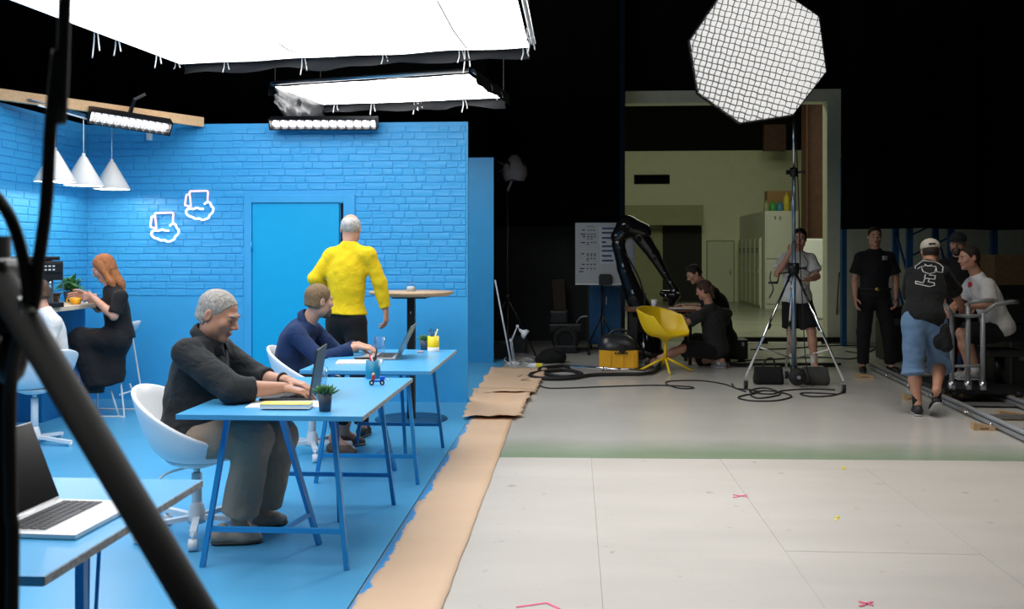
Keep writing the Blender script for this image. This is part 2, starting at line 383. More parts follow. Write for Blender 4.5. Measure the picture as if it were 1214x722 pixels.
# --- set walls with raised painted bricks
def wall_frame(name, boxes):
    mb = MB()
    for lo, hi in boxes: mb.box([(a+b)/2 for a, b in zip(lo, hi)], [b-a for a, b in zip(lo, hi)])
    return struct(name, mb, M_wall)
wall_back = wall_frame('wall_back', [((WX, WY, 0), (DX0, WY+.045, WH)), ((DX1, WY, 0), (-1.06, WY+.045, WH)), ((DX0, WY, DZ), (DX1, WY+.045, WH))])
wall_left = wall_frame('wall_left', [((WX-.045, 3.0, 0), (WX, WY, WH))])
wall_far = wall_frame('wall_far', [((-4.4, 13.05, 0), (-1.10, 13.09, 2.77))])
BR = {}
def brick_mesh(w, h, var):
    key = (round(w, 3), round(h, 3), var)
    if key in BR: return BR[key]
    r = random.Random(hash(key) % 9999); j = lambda: r.uniform(-.003, .003)
    e, d = 0.0035, 0.0075
    o = [(-w/2+j(), -h/2+j()), (w/2+j(), -h/2+j()), (w/2+j(), h/2+j()), (-w/2+j(), h/2+j())]
    mid = [((o[k][0]+o[(k+1) % 4][0])/2+j()*.6, (o[k][1]+o[(k+1) % 4][1])/2+j()*.8) for k in range(4)]
    ring = [p for k in range(4) for p in (o[k], mid[k])]
    vs = [(x, 0.002, y) for x, y in ring]
    vs += [(x-math.copysign(min(e, abs(x)), x)*.3, -d*.7, y-math.copysign(min(e, abs(y)), y)*.3) for x, y in ring]
    vs += [(x-math.copysign(min(e*1.6, abs(x)), x), -d+j()*.5, y-math.copysign(min(e*1.6, abs(y)), y)) for x, y in ring]
    n = 8
    fs = [(a*n+i, a*n+(i+1) % n, (a+1)*n+(i+1) % n, (a+1)*n+i) for a in (0, 1) for i in range(n)]+[tuple(range(2*n, 3*n))]
    me = bpy.data.meshes.new('brick'); me.from_pydata(vs, [], fs); me.materials.append(M_wall)
    bm = bmesh.new(); bm.from_mesh(me); bmesh.ops.recalc_face_normals(bm, faces=bm.faces); bm.to_mesh(me); bm.free()
    BR[key] = me; return me
def lay_bricks(wall, length, place, skip, seed, z0=1.045, z1=2.775, sizes=(0.205, 0.205, 0.19, 0.165, 0.12, 0.10)):
    r = random.Random(seed); ch = 0.0708; n = int((z1-z0)/ch+.5); out = []
    for c in range(n):
        z = z0+ch*(c+.5); x = -r.uniform(0, .15)
        while x < length:
            w = r.choice(sizes)
            a, b = max(x, 0), min(x+w, length)
            segs = [(a, b)]
            if skip and z < skip[2]+ch*.5:
                segs = [(a, min(b, skip[0])), (max(a, skip[1]), b)]
            for s0, s1 in segs:
                if s1-s0 > 0.03: out.append((round((s1-s0)/.015)*.015-.010, s0, s1, z, r.randrange(3)))
            x += w
    out.sort(key=lambda q: -q[0])
    rest = MB()
    for k, (w, s0, s1, z, v) in enumerate(out):
        me = brick_mesh(w, ch-.009, v); M = place((s0+s1)/2, z)
        if k < 300:
            o = bpy.data.objects.new('brick', me); C.objects.link(o); o.parent = wall; o.matrix_basis = M
        else: rest.add([M@vv.co for vv in me.vertices], [tuple(p.vertices) for p in me.polygons])
    if rest.v: rest.build('small_brick', M_wall, wall, kind='stuff')
lay_bricks(wall_back, -1.075-WX, lambda s, z: Matrix.Translation((WX+s, WY, z)), (DX0-WX-.004, DX1-WX+.004, DZ), 11)
lay_bricks(wall_left, 2.0, lambda s, z: Matrix.Translation((WX, WY-s, z)) @ Matrix.Rotation(R(90), 4, 'Z'), None, 23, sizes=(.27, .24, .3))

# --- blue door in its frame, a dark gap along the lock side
door = thing('door_1', 'flat blue door with a dark gap along its lock side in brick wall', 'door', (DX0, WY, 0)); door['kind'] = 'structure'
fw = DX1-DX0
for nm, lo, hi in (('door_jamb', (0, -.018, 0), (.075, .05, DZ)), ('door_jamb', (fw-.115, -.018, 0), (fw, .05, DZ)), ('door_head', (.075, -.018, DZ-.075), (fw-.115, .05, DZ))):
    MB().box([(a+b)/2 for a, b in zip(lo, hi)], [b-a for a, b in zip(lo, hi)], bev=.003).build(nm, M_wall, door)
MB().box(((.079+fw-.165)/2, .02, (DZ-.079)/2), (fw-.165-.079, .04, DZ-.083), bev=.002).build('door_leaf', M_door, door)
MB().box((fw-.14, .09, (DZ-.08)/2), (.05, .02, DZ-.085)).build('door_gap_dark', M_rubber, door)  # black backing strip, puts the shade inside the gap into colour
for z in (.3, 1.55): MB().cyl((.077, -.022, z-.045), (.077, -.022, z+.045), .008, n=8).build('hinge', M_wall, door)
MB().box((fw-.135, -.0, 1.0), (.012, .012, .16)).build('lock_plate', M_steel, door)

# --- the dark studio around
mb = MB(); mb.box((0, 6.2, 7.05), (18.4, 20.8, .1)); struct('ceiling', mb, mat('black ceiling', (0.004, 0.004, 0.005), 0.95, spec=0.1))
mb = MB(); mb.box((-9.05, 6.5, 3.5), (.1, 20.0, 7)); struct('wall_studio_left', mb, M_darkwall)
mb = MB(); mb.box((9.05, 6.5, 3.5), (.1, 20.0, 7)); struct('wall_studio_right', mb, M_darkwall)
mb = MB(); mb.box((0, -3.55, 3.5), (18.2, .1, 7)); struct('wall_studio_front', mb, M_darkwall)
OY = 16.4
ox0, ox1 = at(741, 300, OY).x, at(980, 300, OY).x
fx1 = at(998.5, 300, OY).x; hz0, hz1 = at(860, 122, OY).z, at(860, 107, OY).z
mb = MB(); mb.box(((-9+ox0)/2, OY+.1, 3.5), (ox0+9, .2, 7)); struct('wall_studio_back', mb, M_darkwall)
mb = MB(); mb.box(((9+fx1)/2, OY+.1, 3.5), (9-fx1, .2, 7)); struct('wall_studio_side', mb, M_cream)
mb = MB(); mb.box(((ox0+fx1)/2, OY+.1, (hz1+7)/2), (fx1-ox0, .2, 7-hz1)); struct('wall_studio_over', mb, mat('black ceiling'))  # unlit wall above the opening, its darkness put into a near-black colour
mb = MB(); mb.box(((ox0+fx1)/2, OY+.12, (hz0+hz1)/2), (fx1-ox0, .3, hz1-hz0), bev=.01); mb.box(((ox1+fx1)/2, OY+.12, hz0/2), (fx1-ox1, .3, hz0), bev=.01)
struct('trim_1', mb, mat('lit cream frame', (.82, .83, .62), .6, var=.04))  # paler than the wall cream, standing in for light falling on the frame
mb = MB(); bx = at(737.5, 300, OY-.15).x
for dx in (-.035, .035): mb.box((bx+dx, OY-.12, 3.0), (.008, .12, 6.0))
mb.box((bx, OY-.12, 3.0), (.07, .01, 6.0)); tag(mb.build('steel_post', mat('blue post steel', (.02, .10, .22), .45)), 'blue steel post standing along the edge of the tall hall opening', 'post')

def drape(name, label, x0, x1, y, z0, z1, seed, m=M_drape, hem=0.0):
    g = []; n = int((x1-x0)/.05); r = random.Random(seed)
    for zi in range(13):
        t = zi/12; z = z0+(z1-z0)*t; row = []
        for i in range(n+1):
            x = x0+(x1-x0)*i/n
            ph = x*9+1.3*noise.noise(Vector((x*1.5, seed, 0)))
            row.append(Vector((x, y+(.055*(1-.4*t))*math.sin(ph)+.02*noise.noise(Vector((x*4, z, seed))), z+(hem*noise.noise(Vector((x*.6, seed, 2))) if zi == 0 else 0))))
        g.append(row)
    o = MB().sheet(g).build(name, m); solidify(o, .004)
    return tag(o, label, 'curtain')
drape('black_curtain', 'black stage curtain hanging beside the blue set and the hall opening', -8.8, at(735, 300, 15.5).x, 15.5, at(660, 269, 15.5).z, 6.9, 3.0)
drape('black_curtain', 'black stage curtain hanging above the crew and the dolly', at(998, 300, 13.6).x, 8.9, 13.6, at(1100, 271, 13.6).z, 6.9, 8.0, hem=.05)
drape('black_curtain', 'black stage curtain hung behind the overhead silks', -8.8, -1.3, 14.2, 2.9, 6.9, 5.0)

# --- the hall seen through the opening
HY = 30.0
hall = lambda px, py, Y=HY: at(px, py, Y)
wz = hall(800, 179).z
mb = MB(); mb.box((2.5, HY+.1, wz/2), (16, .2, wz)); struct('wall_hall_back', mb, M_cream)
mb = MB(); mb.box((2.5, HY+2.5, 5), (16, .1, 10)); struct('wall_hall_far', mb, mat('unlit hall void', (0.01, 0.01, 0.008), 0.9))
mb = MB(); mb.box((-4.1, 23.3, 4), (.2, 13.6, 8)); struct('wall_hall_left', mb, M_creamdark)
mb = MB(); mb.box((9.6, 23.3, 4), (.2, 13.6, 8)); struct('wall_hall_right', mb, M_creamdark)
mb = MB(); mb.box((2.5, 24.5, 8.05), (16, 16, .1)); struct('ceiling_hall', mb, mat('unlit hall ceiling', (0.012, 0.012, 0.01), 0.9))
def rect_box(px0, py0, px1, py1, Y, depth, mb=None, bev=0.0):
    a, b = at(px0, py1, Y), at(px1, py0, Y); mb = mb or MB()
    mb.box(((a.x+b.x)/2, Y+depth/2, (a.z+b.z)/2), (b.x-a.x, depth, b.z-a.z), bev=bev); return mb
tag(rect_box(752, 207, 794, 218, HY-.05, .06).build('ventilation_grille', M_drape), 'long black ventilation slot high on the cream hall wall', 'vent')  # solid strip, the unlit recess of the slot put into its near-black colour
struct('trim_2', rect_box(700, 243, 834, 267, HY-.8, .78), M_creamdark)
g0 = at(700, 267, HY-.4)
d2 = thing('door_2', 'dark open hall doorway under the olive lintel', 'door', (at(800, 300, HY).x, HY-.06, 0)); d2['kind'] = 'structure'
def floor_rect(name, px0, px1, pytop, Y, depth, m, parent=None):
    a, b = at(px0, pytop, Y), at(px1, pytop, Y); mb = MB()
    mb.box(((a.x+b.x)/2, Y+depth/2, a.z/2), (b.x-a.x, depth, a.z)); return mb.build(name, m, parent, world=parent is not None)
floor_rect('doorway_dark', 786, 832, 267, HY-.1, .08, mat('dark doorway', (0.02, 0.022, 0.02), .8), d2)  # solid panel, dark colour standing in for the shade inside the doorway
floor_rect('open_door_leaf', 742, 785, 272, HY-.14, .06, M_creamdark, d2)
d3 = thing('door_3', 'closed cream hall door beside the row of lockers', 'door', (at(854, 300, HY).x, HY-.06, 0)); d3['kind'] = 'structure'
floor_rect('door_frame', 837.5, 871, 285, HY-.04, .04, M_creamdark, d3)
floor_rect('door_leaf', 839, 869.5, 286.5, HY-.07, .05, M_locker, d3)
h = at(866, 322, HY-.1); MB().box(h, (.05, .05, .14)).build('door_handle', M_steel, d3, world=True)
# cupboard block with lockers let into its side, pots on its top
KY = 26.0
k0, k1 = at(907, 250, KY), at(947, 250, KY); kz = k0.z
kb = thing('cupboard_block', 'white built-in cupboard block with boxes and pots on top in the hall', 'cupboard', (k0.x, KY, 0))
MB().box(((k1.x-k0.x)/2, (HY-KY)/2, kz/2), (k1.x-k0.x, HY-KY-.02, kz), bev=.01).build('body', M_whitewall, kb)
for i in range(2):
    MB().box(((k1.x-k0.x)/2, -.012, kz*(.27+.46*i)), (k1.x-k0.x-.06, .024, kz*.43), bev=.006).build('front_panel', M_whitewall, kb)
for dx in (.25, .38): MB().box((dx, -.03, kz-.18), (.05, .03, .08)).build('hook', M_steel, kb)
MB().tube(curve_pts([(.15, -.03, 1.0), (.12, -.05, .8), (.2, -.06, .55), (.1, -.05, .3)]), .012, 6).build('hanging_cable', M_rubber, kb)
for i in range(5):
    y0 = KY+.35+i*.68; lk = thing('locker', ('first', 'second', 'third', 'fourth', 'fifth')[i]+' narrow cream locker counted from the white cupboard front in the hall', 'locker', (k0.x-.02, y0+.3, 0), 0, 'lockers along the hall cupboard block')
    MB().box((-.02, 0, .95), (.04, .6, 1.9), bev=.005).build('body', M_locker, lk)
    MB().box((-.055, 0, .97), (.03, .56, 1.78), bev=.004).build('door', M_locker, lk)
    for z in (1.5, 1.55, 1.6): MB().box((-.072, 0, z), (.006, .3, .02)).build('vent_slot', M_rubber, lk)
    MB().box((-.08, -.2, 1.0), (.03, .03, .12)).build('handle', M_steel, lk)
def on_block(px, w): return V(at(px, 250, KY+.15).x, KY+.15, kz)
cb = on_block(929, 0); o = thing('cardboard_box', 'brown cardboard box on top of the white hall cupboard', 'box', cb+V(0, .55, 0))
MB().box((0, 0, .28), (.72, .4, .56), bev=.005).build('carton', mat('cardboard', (.33, .20, .09), .8), o)
MB().box((0, 0, .562), (.72, .06, .006)).build('packing_tape', mat('parcel tape', (.42, .27, .12), .4), o)
for px, col, nm, hh, rr in ((908.6, (.30, .33, .18), 'pale green', .28, .08), (916.5, (.05, .36, .08), 'green', .26, .085), (924.5, (.05, .25, .42), 'blue', .25, .085), (932.5, (.62, .50, .05), 'yellow', .5, .085), (940.5, (.36, .38, .32), 'grey', .34, .08)):
    p = on_block(px, 0); o = thing('paint_bottle', f'{nm} bottle standing on top of the white hall cupboard', 'bottle', p)
    MB().lathe([(rr*.9, 0), (rr, .02), (rr, hh*.7), (rr*.45, hh*.85), (rr*.4, hh*.88)], n=14).build('bottle_body', mat(nm+' bottle', col, .4), o)
    MB().cyl((0, 0, hh*.88), (0, 0, hh), rr*.42, n=12).build('cap', mat(nm+' cap', tuple(c*.8 for c in col), .4), o)
p0, p1 = at(953, 282, 23.0), at(978, 282, 23.0)
o = thing('red_oxide_column', 'dark red oxide steel beam hanging behind the octagonal softbox', 'beam', ((p0.x+p1.x)/2, 23.0, p0.z))
for dx in (-1, 1): MB().box((dx*(p1.x-p0.x)/2*.94, 0, 2.6), (.03, .5, 5.2)).build('flange', M_rust, o)
MB().box((0, 0, 2.6), (p1.x-p0.x-.05, .03, 5.2)).build('web', M_rust, o)
p0, p1 = at(905, 179, 28.5), at(931, 148, 28.5); tag(MB().box(((p0.x+p1.x)/2, 28.5, (p0.z+p1.z)/2), (p1.x-p0.x, .2, p1.z-p0.z)).build('roof_beam', M_rust), 'short dark red beam above the cream hall wall', 'beam')
p0, p1 = at(951, 283, 22.0), at(981, 283, 22.0)
o = thing('white_fridge', 'tall white fridge inside the hall opening behind the man with the camera', 'fridge', ((p0.x+p1.x)/2, 22.3, 0))
MB().box((0, 0, p0.z/2), (p1.x-p0.x, .55, p0.z), bev=.02).build('body', M_white, o)
MB().box((0, -.29, p0.z*.33), (p1.x-p0.x-.01, .04, p0.z*.62), bev=.012).build('door', M_white, o)
MB().box((0, -.29, p0.z*.83), (p1.x-p0.x-.01, .04, p0.z*.32), bev=.012).build('freezer_door', M_white, o)
MB().box((-(p1.x-p0.x)/2+.05, -.32, p0.z*.5), (.02, .03, .2)).build('handle', M_steel, o)
# ================================================================ OVERHEAD LIGHTS OF THE SET
def silk_mat(name, strength):
    m = mat(name, (0.85, 0.86, 0.88), 0.9, var=0.02)
    nt = m.node_tree; b = nt.nodes['Principled BSDF']
    b.inputs['Emission Color'].default_value = (1.0, 0.985, 0.965, 1); b.inputs['Emission Strength'].default_value = strength
    return m
M_skirt = mat('black skirt cloth', (0.010, 0.0105, 0.012), 0.75, var=0.3, scale=6, bump=0.5, bscale=7)
M_tie = mat('white cotton tie', (0.7, 0.7, 0.68), 0.8)
def silk(name, label, NL, FL, FR, NR, strength, sag, nu, nv, ties, skirt_h, seed, skirts=3):
    """silk stretched between four corners (near/far, left/right), lit from behind"""
    base = (NL+FL+FR+NR)/4
    t = thing(name, label, 'diffuser', base)
    P = lambda u, v: NL.lerp(NR, u).lerp(FL.lerp(FR, u), v)
    g = []
    for j in range(nv+1):
        row = []
        for i in range(nu+1):
            u, v = i/nu, j/nv; p = P(u, v).copy()
            p.z -= sag*(4*u*(1-u))**.6*(4*v*(1-v))**.6+.012*noise.noise(Vector((u*7, v*5, seed)))
            row.append(p)
        g.append(row)
    MB().sheet(g).build('silk', silk_mat('%s cloth %g' % (name, strength), strength), t, world=True)
    e = V(0, 0, .035)
    for a, b in ((NL, FL), (FL, FR), (FR, NR), (NR, NL)):
        out = ((a+b)/2-base).normalized()*.04
        MB().cyl(a+e+out, b+e+out, .022, n=10).build('frame_pipe', M_alu, t, world=True)
    for a, b in ((FL, FR), (FR, NR), (FL, NL))[:skirts]:
        nrow = 8; n = max(4, int((b-a).length/.12)); gg = []
        for j in range(4):
            gg.append([a.lerp(b, i/n)+V(.02*noise.noise(Vector((i*.6, j, seed))), .025*math.sin(i*.9+j)*j/3, .03-skirt_h*j/3*(.75+.4*noise.noise(Vector((i*.3, seed, 1))))) + ((a+b)/2-base).normalized()*.075 for i in range(n+1)])
        sk = MB().sheet(gg).build('skirt', M_skirt, t, world=True)
    for q in (NL, FL, FR, NR):
        MB().cyl(q+V(0, 0, .05), V(q.x, q.y, 6.99), .004, n=6).build('suspension_line', M_rubber, t, world=True)
    for k, (u, v, L) in enumerate(ties):
        p = P(u, v)+V(0, 0, .0); out = (p-base); out.z = 0; out = out.normalized()*.05
        for s in (-.012, .014):
            q = [p+out+V(s, 0, .02), p+out*1.4+V(s*1.6, .01, -L*.35), p+out*1.2+V(s*2.4, 0, -L*(1 if s < 0 else .7))]
            MB().tube(curve_pts(q, 4), [.006]*9, 6).build('tie', M_tie, t, world=True)
    return t
SZ = 3.3
FL, FR = ground(214, 76, SZ), ground(627, 56, SZ)
NLd = ground(12, 0, SZ); NL = FL+(NLd-FL)*((FL.y-1.6)/(FL.y-NLd.y)); NR = V(FR.x-.02, 1.6, SZ)
s1 = silk('overhead_silk', 'large white overhead silk diffuser stretched on a pipe frame above the desks', NL, FL, FR, NR, SILK_STRENGTH, .10, 24, 40,
          [(0, .99, .05), (.02, .93, .13), (.0, .86, .12), (.0, .82, .2), (.14, .998, .09), (.37, .998, .15), (.60, .998, .08), (.81, .998, .1), (.825, .998, .2), (.98, .998, .1), (1, .95, .12), (1, .9, .1)], .15, 1.0, 1)
for a, b in (((518, 0), (553, 57)), ((322, 46), (361, 64))):
    A, B = ground(*a, SZ-.06), ground(*b, SZ-.03)
    MB().tube([A.lerp(B, i/6)+V(0, 0, -.03*(1-abs(i-3)/3)) for i in range(7)], .006, 6).build('cross_rope', mat('grey rope', (.25, .25, .26), .8), s1, world=True)
s2 = silk('overhead_silk', 'small white overhead silk diffuser behind the top of the blue brick wall', ground(326, 103, SZ), ground(380, 124, SZ), ground(597, 116, SZ), ground(556, 88, SZ), SILK2_STRENGTH, .05, 12, 10,
          [(.1, .998, .1), (.3, .998, .14), (.52, .998, .15), (.54, .998, .1), (.77, .998, .15), (0, .6, .12), (0, .3, .14), (1, .4, .1), (1, .7, .1)], .16, 3.0)
# crumpled black foil hung from the left end of the small silk
A, B = ground(326, 103, SZ)+V(0, 0, .03), ground(380, 124, SZ)+V(.05, 0, .03)
g = [[A.lerp(B, i/14)+V(.05*noise.noise(Vector((i*.7, j*.8, 1))), .08*noise.noise(Vector((i*.6, j*.5, 9))), -.42*j/8*(.55+.45*math.sin(math.pi*i/14))) for i in range(15)] for j in range(9)]
o = MB().sheet(g).build('black_foil', world=True, parent=s2, m=mat('black wrap foil', (.035, .036, .04), .32, .3, var=.3, bump=.6, bscale=9)); solidify(o, .002)
tag(o, 'crumpled black foil')

M_bulb = mat('lit lamp', (1, .95, .9), .3, emit=7.0, emit_col=(1, .96, .93))
M_reflect = mat('lamp reflector', (.45, .45, .46), .3, .9, var=.03)
def light_bar(label, A, B, face, n, h=.13, depth=.10):
    t = thing('light_bar', label, 'studio light', (A+B)/2)
    ax = (B-A).normalized(); L = (B-A).length; f = Vector(face); f = (f-ax*f.dot(ax)).normalized(); up = f.cross(ax).normalized()
    if up.z < 0: up = -up
    Mx = Matrix((ax, f, up)).transposed()
    c = (A+B)/2
    mb = MB(); mb.box(c-f*depth*.5, (L, .012, h), Mx); mb.box(c+up*h*.5, (L, depth, .012), Mx); mb.box(c-up*h*.5, (L, depth, .012), Mx)
    mb.build('housing', M_blackmetal, t, world=True)
    for s in (-1, 1): MB().box(c+ax*(s*L/2), (.012, depth*1.1, h*1.1), Mx).build('end_cap', M_blackmetal, t, world=True)
    rf = MB(); rf.sheet([[c+ax*(L*(i/20-.5))*.985+up*(h*.46*math.cos(a))-f*(depth*.42*math.sin(a)-.01) for i in range(21)] for a in [math.pi*k/8 for k in range(9)]])
    rf.build('reflector', M_reflect, t, world=True)
    for i in range(n):
        p = c+ax*(L*((i+.5)/n-.5))
        MB().ball(p, min(L/n*.34, h*.30), 10).build('lamp', M_bulb, t, world=True)
    for i in range(1, n):
        p = c+ax*(L*(i/n-.5))
        MB().box(p+f*.03, (.006, .04, h), Mx).build('cell_divider', M_alu, t, world=True)
    return t, c, ax, f, up
bA, bB = at(0, 112, 7.95), at(240, 145, 9.52)
ext = bA+(bA-bB)*.35
t = MB().bar(ext, bB, .055, .095).build('timber_beam', M_timber); tag(t, 'pine timber beam laid across the corner on top of the blue walls', 'beam')
t, c, ax, f, up = light_bar('silver light bar of twelve round lamps hung under the timber beam', at(105, 136, 8.55), at(201, 151, 9.05), (.25, -1, -.55), 12, h=.125)
MB().bar(c+up*.05-f*.06, c+up*.2-f*.05, .03).build('clamp', M_blackmetal, t, world=True)
MB().bar(c+up*.2-f*.05, c+up*.27-f*.06+ax*.09, .025).build('clamp_lever', M_blackmetal, t, world=True)
t, c, ax, f, up = light_bar('lit light bar fixed along the top edge of the back brick wall', at(321, 146, 9.42), at(447, 146, 9.42), (0, -1, -.5), 13, h=.10)
for s in (-.4, .4): MB().bar(c+ax*s-f*.05, c+ax*s+V(0, .1, -.03), .02).build('bracket', M_blackmetal, t, world=True)
A, B = at(32, 118, 8.1), at(104, 138, 8.75); tag(MB().box((A+B)/2, ((B-A).length, .10, .012), Matrix((((B-A).normalized()), (B-A).normalized().cross(V(0, 0, 1)).normalized(), V(0, 0, 1))).transposed()).build('metal_batten', M_greymetal), 'flat grey metal batten under the timber beam', 'batten')
# pendant rail hung below the beam, three cone pendants
pr = [at(65, 134, 8.0), at(99, 139.0, 8.5), at(132.5, 146.5, 9.05)]
zr = 2.70
for p in pr: p.z = zr
rail = MB().tube([pr[0]+(pr[0]-pr[2])*.25, pr[0], pr[1], pr[2], pr[2]+(pr[2]-pr[1])*.35], .008, 8).build('pendant_wire', M_whitemetal); tag(rail, 'thin white wire strung in the corner carrying the pendant lamps', 'wire')
M_shade = mat('white lamp shade', (.78, .75, .71), .45, var=.02)
M_pbulb = mat('warm bulb', (1, .85, .6), .3, emit=22, emit_col=(1, .82, .58))
for i, (px, py, Y, ln) in enumerate(((65, 215.5, 8.0, 'nearest the coffee machine'), (99, 220, 8.5, 'between the two other pendants'), (132.5, 224.5, 9.05, 'nearest the mug-shaped neon signs'))):
    p = at(px, py, Y); r, hgt = .168, .255
    t = thing('pendant_lamp', f'white cone pendant lamp {ln}', 'lamp', p, 0, 'cone pendants over the bar counter')
    sh = MB().lathe([(r, 0), (r+.002, .006), (.03, hgt), (.02, hgt+.012), (.016, hgt+.012), (.024, hgt-.01), (r-.006, .006), (r-.006, 0), (r, 0)], n=40, cap=False).build('lamp_shade', M_shade, t)
    MB().cyl((0, 0, hgt), (0, 0, hgt+.035), .016, n=12).build('cord_grip', M_white, t)
    MB().cyl((0, 0, hgt+.03), (0, 0, zr-p.z), .0045, n=8).build('cord', M_white, t)
    MB().cyl((0, 0, hgt-.02), (0, 0, .13), .02, n=12).build('socket', M_white, t)
    MB().ball((0, 0, .09), .042, 14).build('bulb', M_pbulb, t)
    pl = point_light('pendant_light', p+V(0, 0, .03), 13, (1, .82, .68), .02)
# --- neon mugs on the back wall
def neon_mat(n, col): return mat(n, col, .3, var=0, emit=1.0, emit_col=col)
M_npink, M_nwhite = neon_mat('pink neon tube', (1.0, .62, .62)), neon_mat('white neon tube', (1, 1, 1))
body = [(273, 428), (262, 322), (266, 316), (388, 313), (394, 320), (390, 395)]
handle = [(264, 340), (246, 341), (239, 350), (231, 408), (238, 418), (262, 424)]
foam = [(368, 410), (380, 397), (398, 394), (412, 403), (418, 422), (432, 436), (430, 458), (420, 474), (406, 486), (400, 503), (380, 514), (355, 520), (330, 511), (303, 512), (283, 500), (262, 495), (243, 478), (238, 462), (246, 446), (268, 440), (290, 442), (315, 434), (340, 442), (362, 441)]
for k, (dx, dy, lb) in enumerate(((0, 0, 'lower'), (247, -155, 'upper'))):
    cv = lambda q: [at(140+(x+dx)/6.015, 200+(y+dy)/6.015, WY-.05) for x, y in q]
    b = cv(body); t = thing('neon_mug_sign', f'{lb} of two glowing neon tube signs shaped as a foaming mug', 'neon sign', b[1], 0, 'neon mug signs on the brick wall')
    MB().tube(b, .0105, 8).build('mug_tube', M_npink, t, world=True)
    MB().tube(curve_pts(cv(handle), 4), .0105, 8).build('handle_tube', M_npink, t, world=True)
    MB().tube(curve_pts(cv(foam), 5), .0115, 8).build('foam_tube', M_nwhite, t, world=True)
    for q in (b[1], b[3], cv(foam)[12]): MB().cyl(q, V(q.x, WY-.004, q.z), .006, n=8).build('standoff', M_white, t, world=True)
p = at(176.5, 161.5, WY-.03); t = thing('junction_box', 'small white junction box on the brick wall under the timber beam', 'switch', p)
MB().box((0, 0.01, 0), (.055, .04, .08), bev=.006).build('case', M_white, t); MB().box((0, -.012, 0), (.03, .006, .04), bev=.002).build('rocker', M_white, t)
# ================================================================ FURNITURE AND THINGS OF THE SET
TZ = 0.74
def trestle_table(label, x0, x1, y0, y1, trestles, group=None, thick=.024):
    t = thing('trestle_desk', label, 'desk', ((x0+x1)/2, (y0+y1)/2, 0), 0, group)
    w, l = x1-x0, y1-y0
    MB().box((0, 0, TZ-thick/2), (w, l, thick), bev=.002).build('tabletop', M_tabletop, t)
    MB().box((w/2+.0015, 0, TZ-thick/2), (.003, l-.004, thick-.003)).build('edge_band', M_tableedge, t)
    zt = TZ-thick
    for yc, inward in trestles:
        y = yc-(y0+y1)/2; s = inward
        tr = MB().box((0, y, zt-.012), (w*.72, .035, .024)).build('trestle_beam', M_tableleg, t)
        f = [(-.355*w/.86, y-.05*s, 0), (.33*w/.86, y-.05*s, 0), (.10, y+.33*s, 0)]
        tp = [(-.25*w/.86, y, zt-.01), (.25*w/.86, y, zt-.01), (.0, y+.02*s, zt-.01)]
        for a, b in zip(f, tp): MB().bar(a, b, .022, .028).build('leg', M_tableleg, t)
        k = .25; m = [Vector(a).lerp(Vector(b), k) for a, b in zip(f, tp)]
        MB().bar(m[0], m[1], .018, .024).build('crossbar', M_tableleg, t)
        MB().bar(m[0].lerp(m[1], .55), m[2], .016, .02).build('brace', M_tableleg, t)
    return t
trestle_table('blue trestle desk with the yellow notebook and grey potted succulent', -1.83, -.963, 4.34, 5.70, ((4.52, 1), (5.60, -1)))
trestle_table('blue trestle desk holding the yellow pencil cup, behind the notebook desk', -1.74, -.907, 6.03, 7.38, ((6.2, 1), (7.28, -1)))
# desk with the open white laptop: hairpin legs
t = thing('laptop_desk', 'blue desk with scuffed edge carrying the open silver laptop', 'desk', (-1.65, 2.62, 0))
MB().box((0, 0, TZ-.012), (.87, .95, .024), bev=.002).build('tabletop', M_tabletop, t)
MB().box((.4365, 0, TZ-.012), (.003, .946, .021)).build('edge_band', M_tableedge, t)
for sx in (-.235, .235):
    MB().bar((sx, .08, 0), (sx, .08, TZ-.024), .026).build('leg', M_tableleg, t)
    MB().bar((sx-.03, -.34, 0), (sx-.03, -.30, TZ-.024), .026).build('leg', M_tableleg, t)
    MB().cyl((sx-.10, .30, 0), (sx-.092, .30, TZ-.024), .006, n=8).build('hairpin_rod', M_tableleg, t)
    MB().cyl((sx-.09, .30, 0), (sx-.055, .31, TZ-.024), .006, n=8).build('hairpin_rod', M_tableleg, t)

def laptop(label, loc, rot, w, d, lid_deg, m_body, m_key, m_screen, m_back, keys=True, lidh=None):
    """local frame: user sits at -y, screen hinge at +y"""
    t = thing('laptop', label, 'laptop', loc, rot)
    MB().box((0, 0, .008), (w, d, .014), bev=.004).build('base', m_body, t)
    kb = MB().box((0, .035, .0156), (w*.86, d*.5, .001)).build('keyboard', m_body if keys else m_key, t)
    if keys:
        r0 = -d*.25+.035
        for r in range(5):
            for c in range(13):
                if r == 0 and 3 < c < 9: continue
                MB().box(((c-6)*w*.064, r0+(r+.5)*d*.098, .0172), (w*.054, d*.08, .003)).build('key', m_key, kb)
        MB().box((-.01*w, r0+.5*d*.098, .0172), (w*.31, d*.08, .003)).build('key', m_key, kb)
    MB().box((0, -d*.32, .0153), (w*.36, d*.27, .0008)).build('trackpad', m_body, t)
    a = R(lid_deg); lh = lidh or d*.97; hy = d/2-.004
    Rm = Matrix.Rotation(-(a-math.pi/2), 3, 'X')
    c0 = V(0, hy, .016)
    lid = MB().box(c0+Rm@V(0, .004, lh/2), (w, .007, lh), Rm, bev=.002).build('lid', m_back, t)
    MB().box(c0+Rm@V(0, -.0005, lh/2+.003), (w*.975, .002, lh*.955), Rm).build('screen', m_screen, lid)
    MB().cyl((-w*.4, hy, .014), (w*.4, hy, .014), .006, n=10).build('hinge', m_body, t)
    return t, c0, Rm, lh
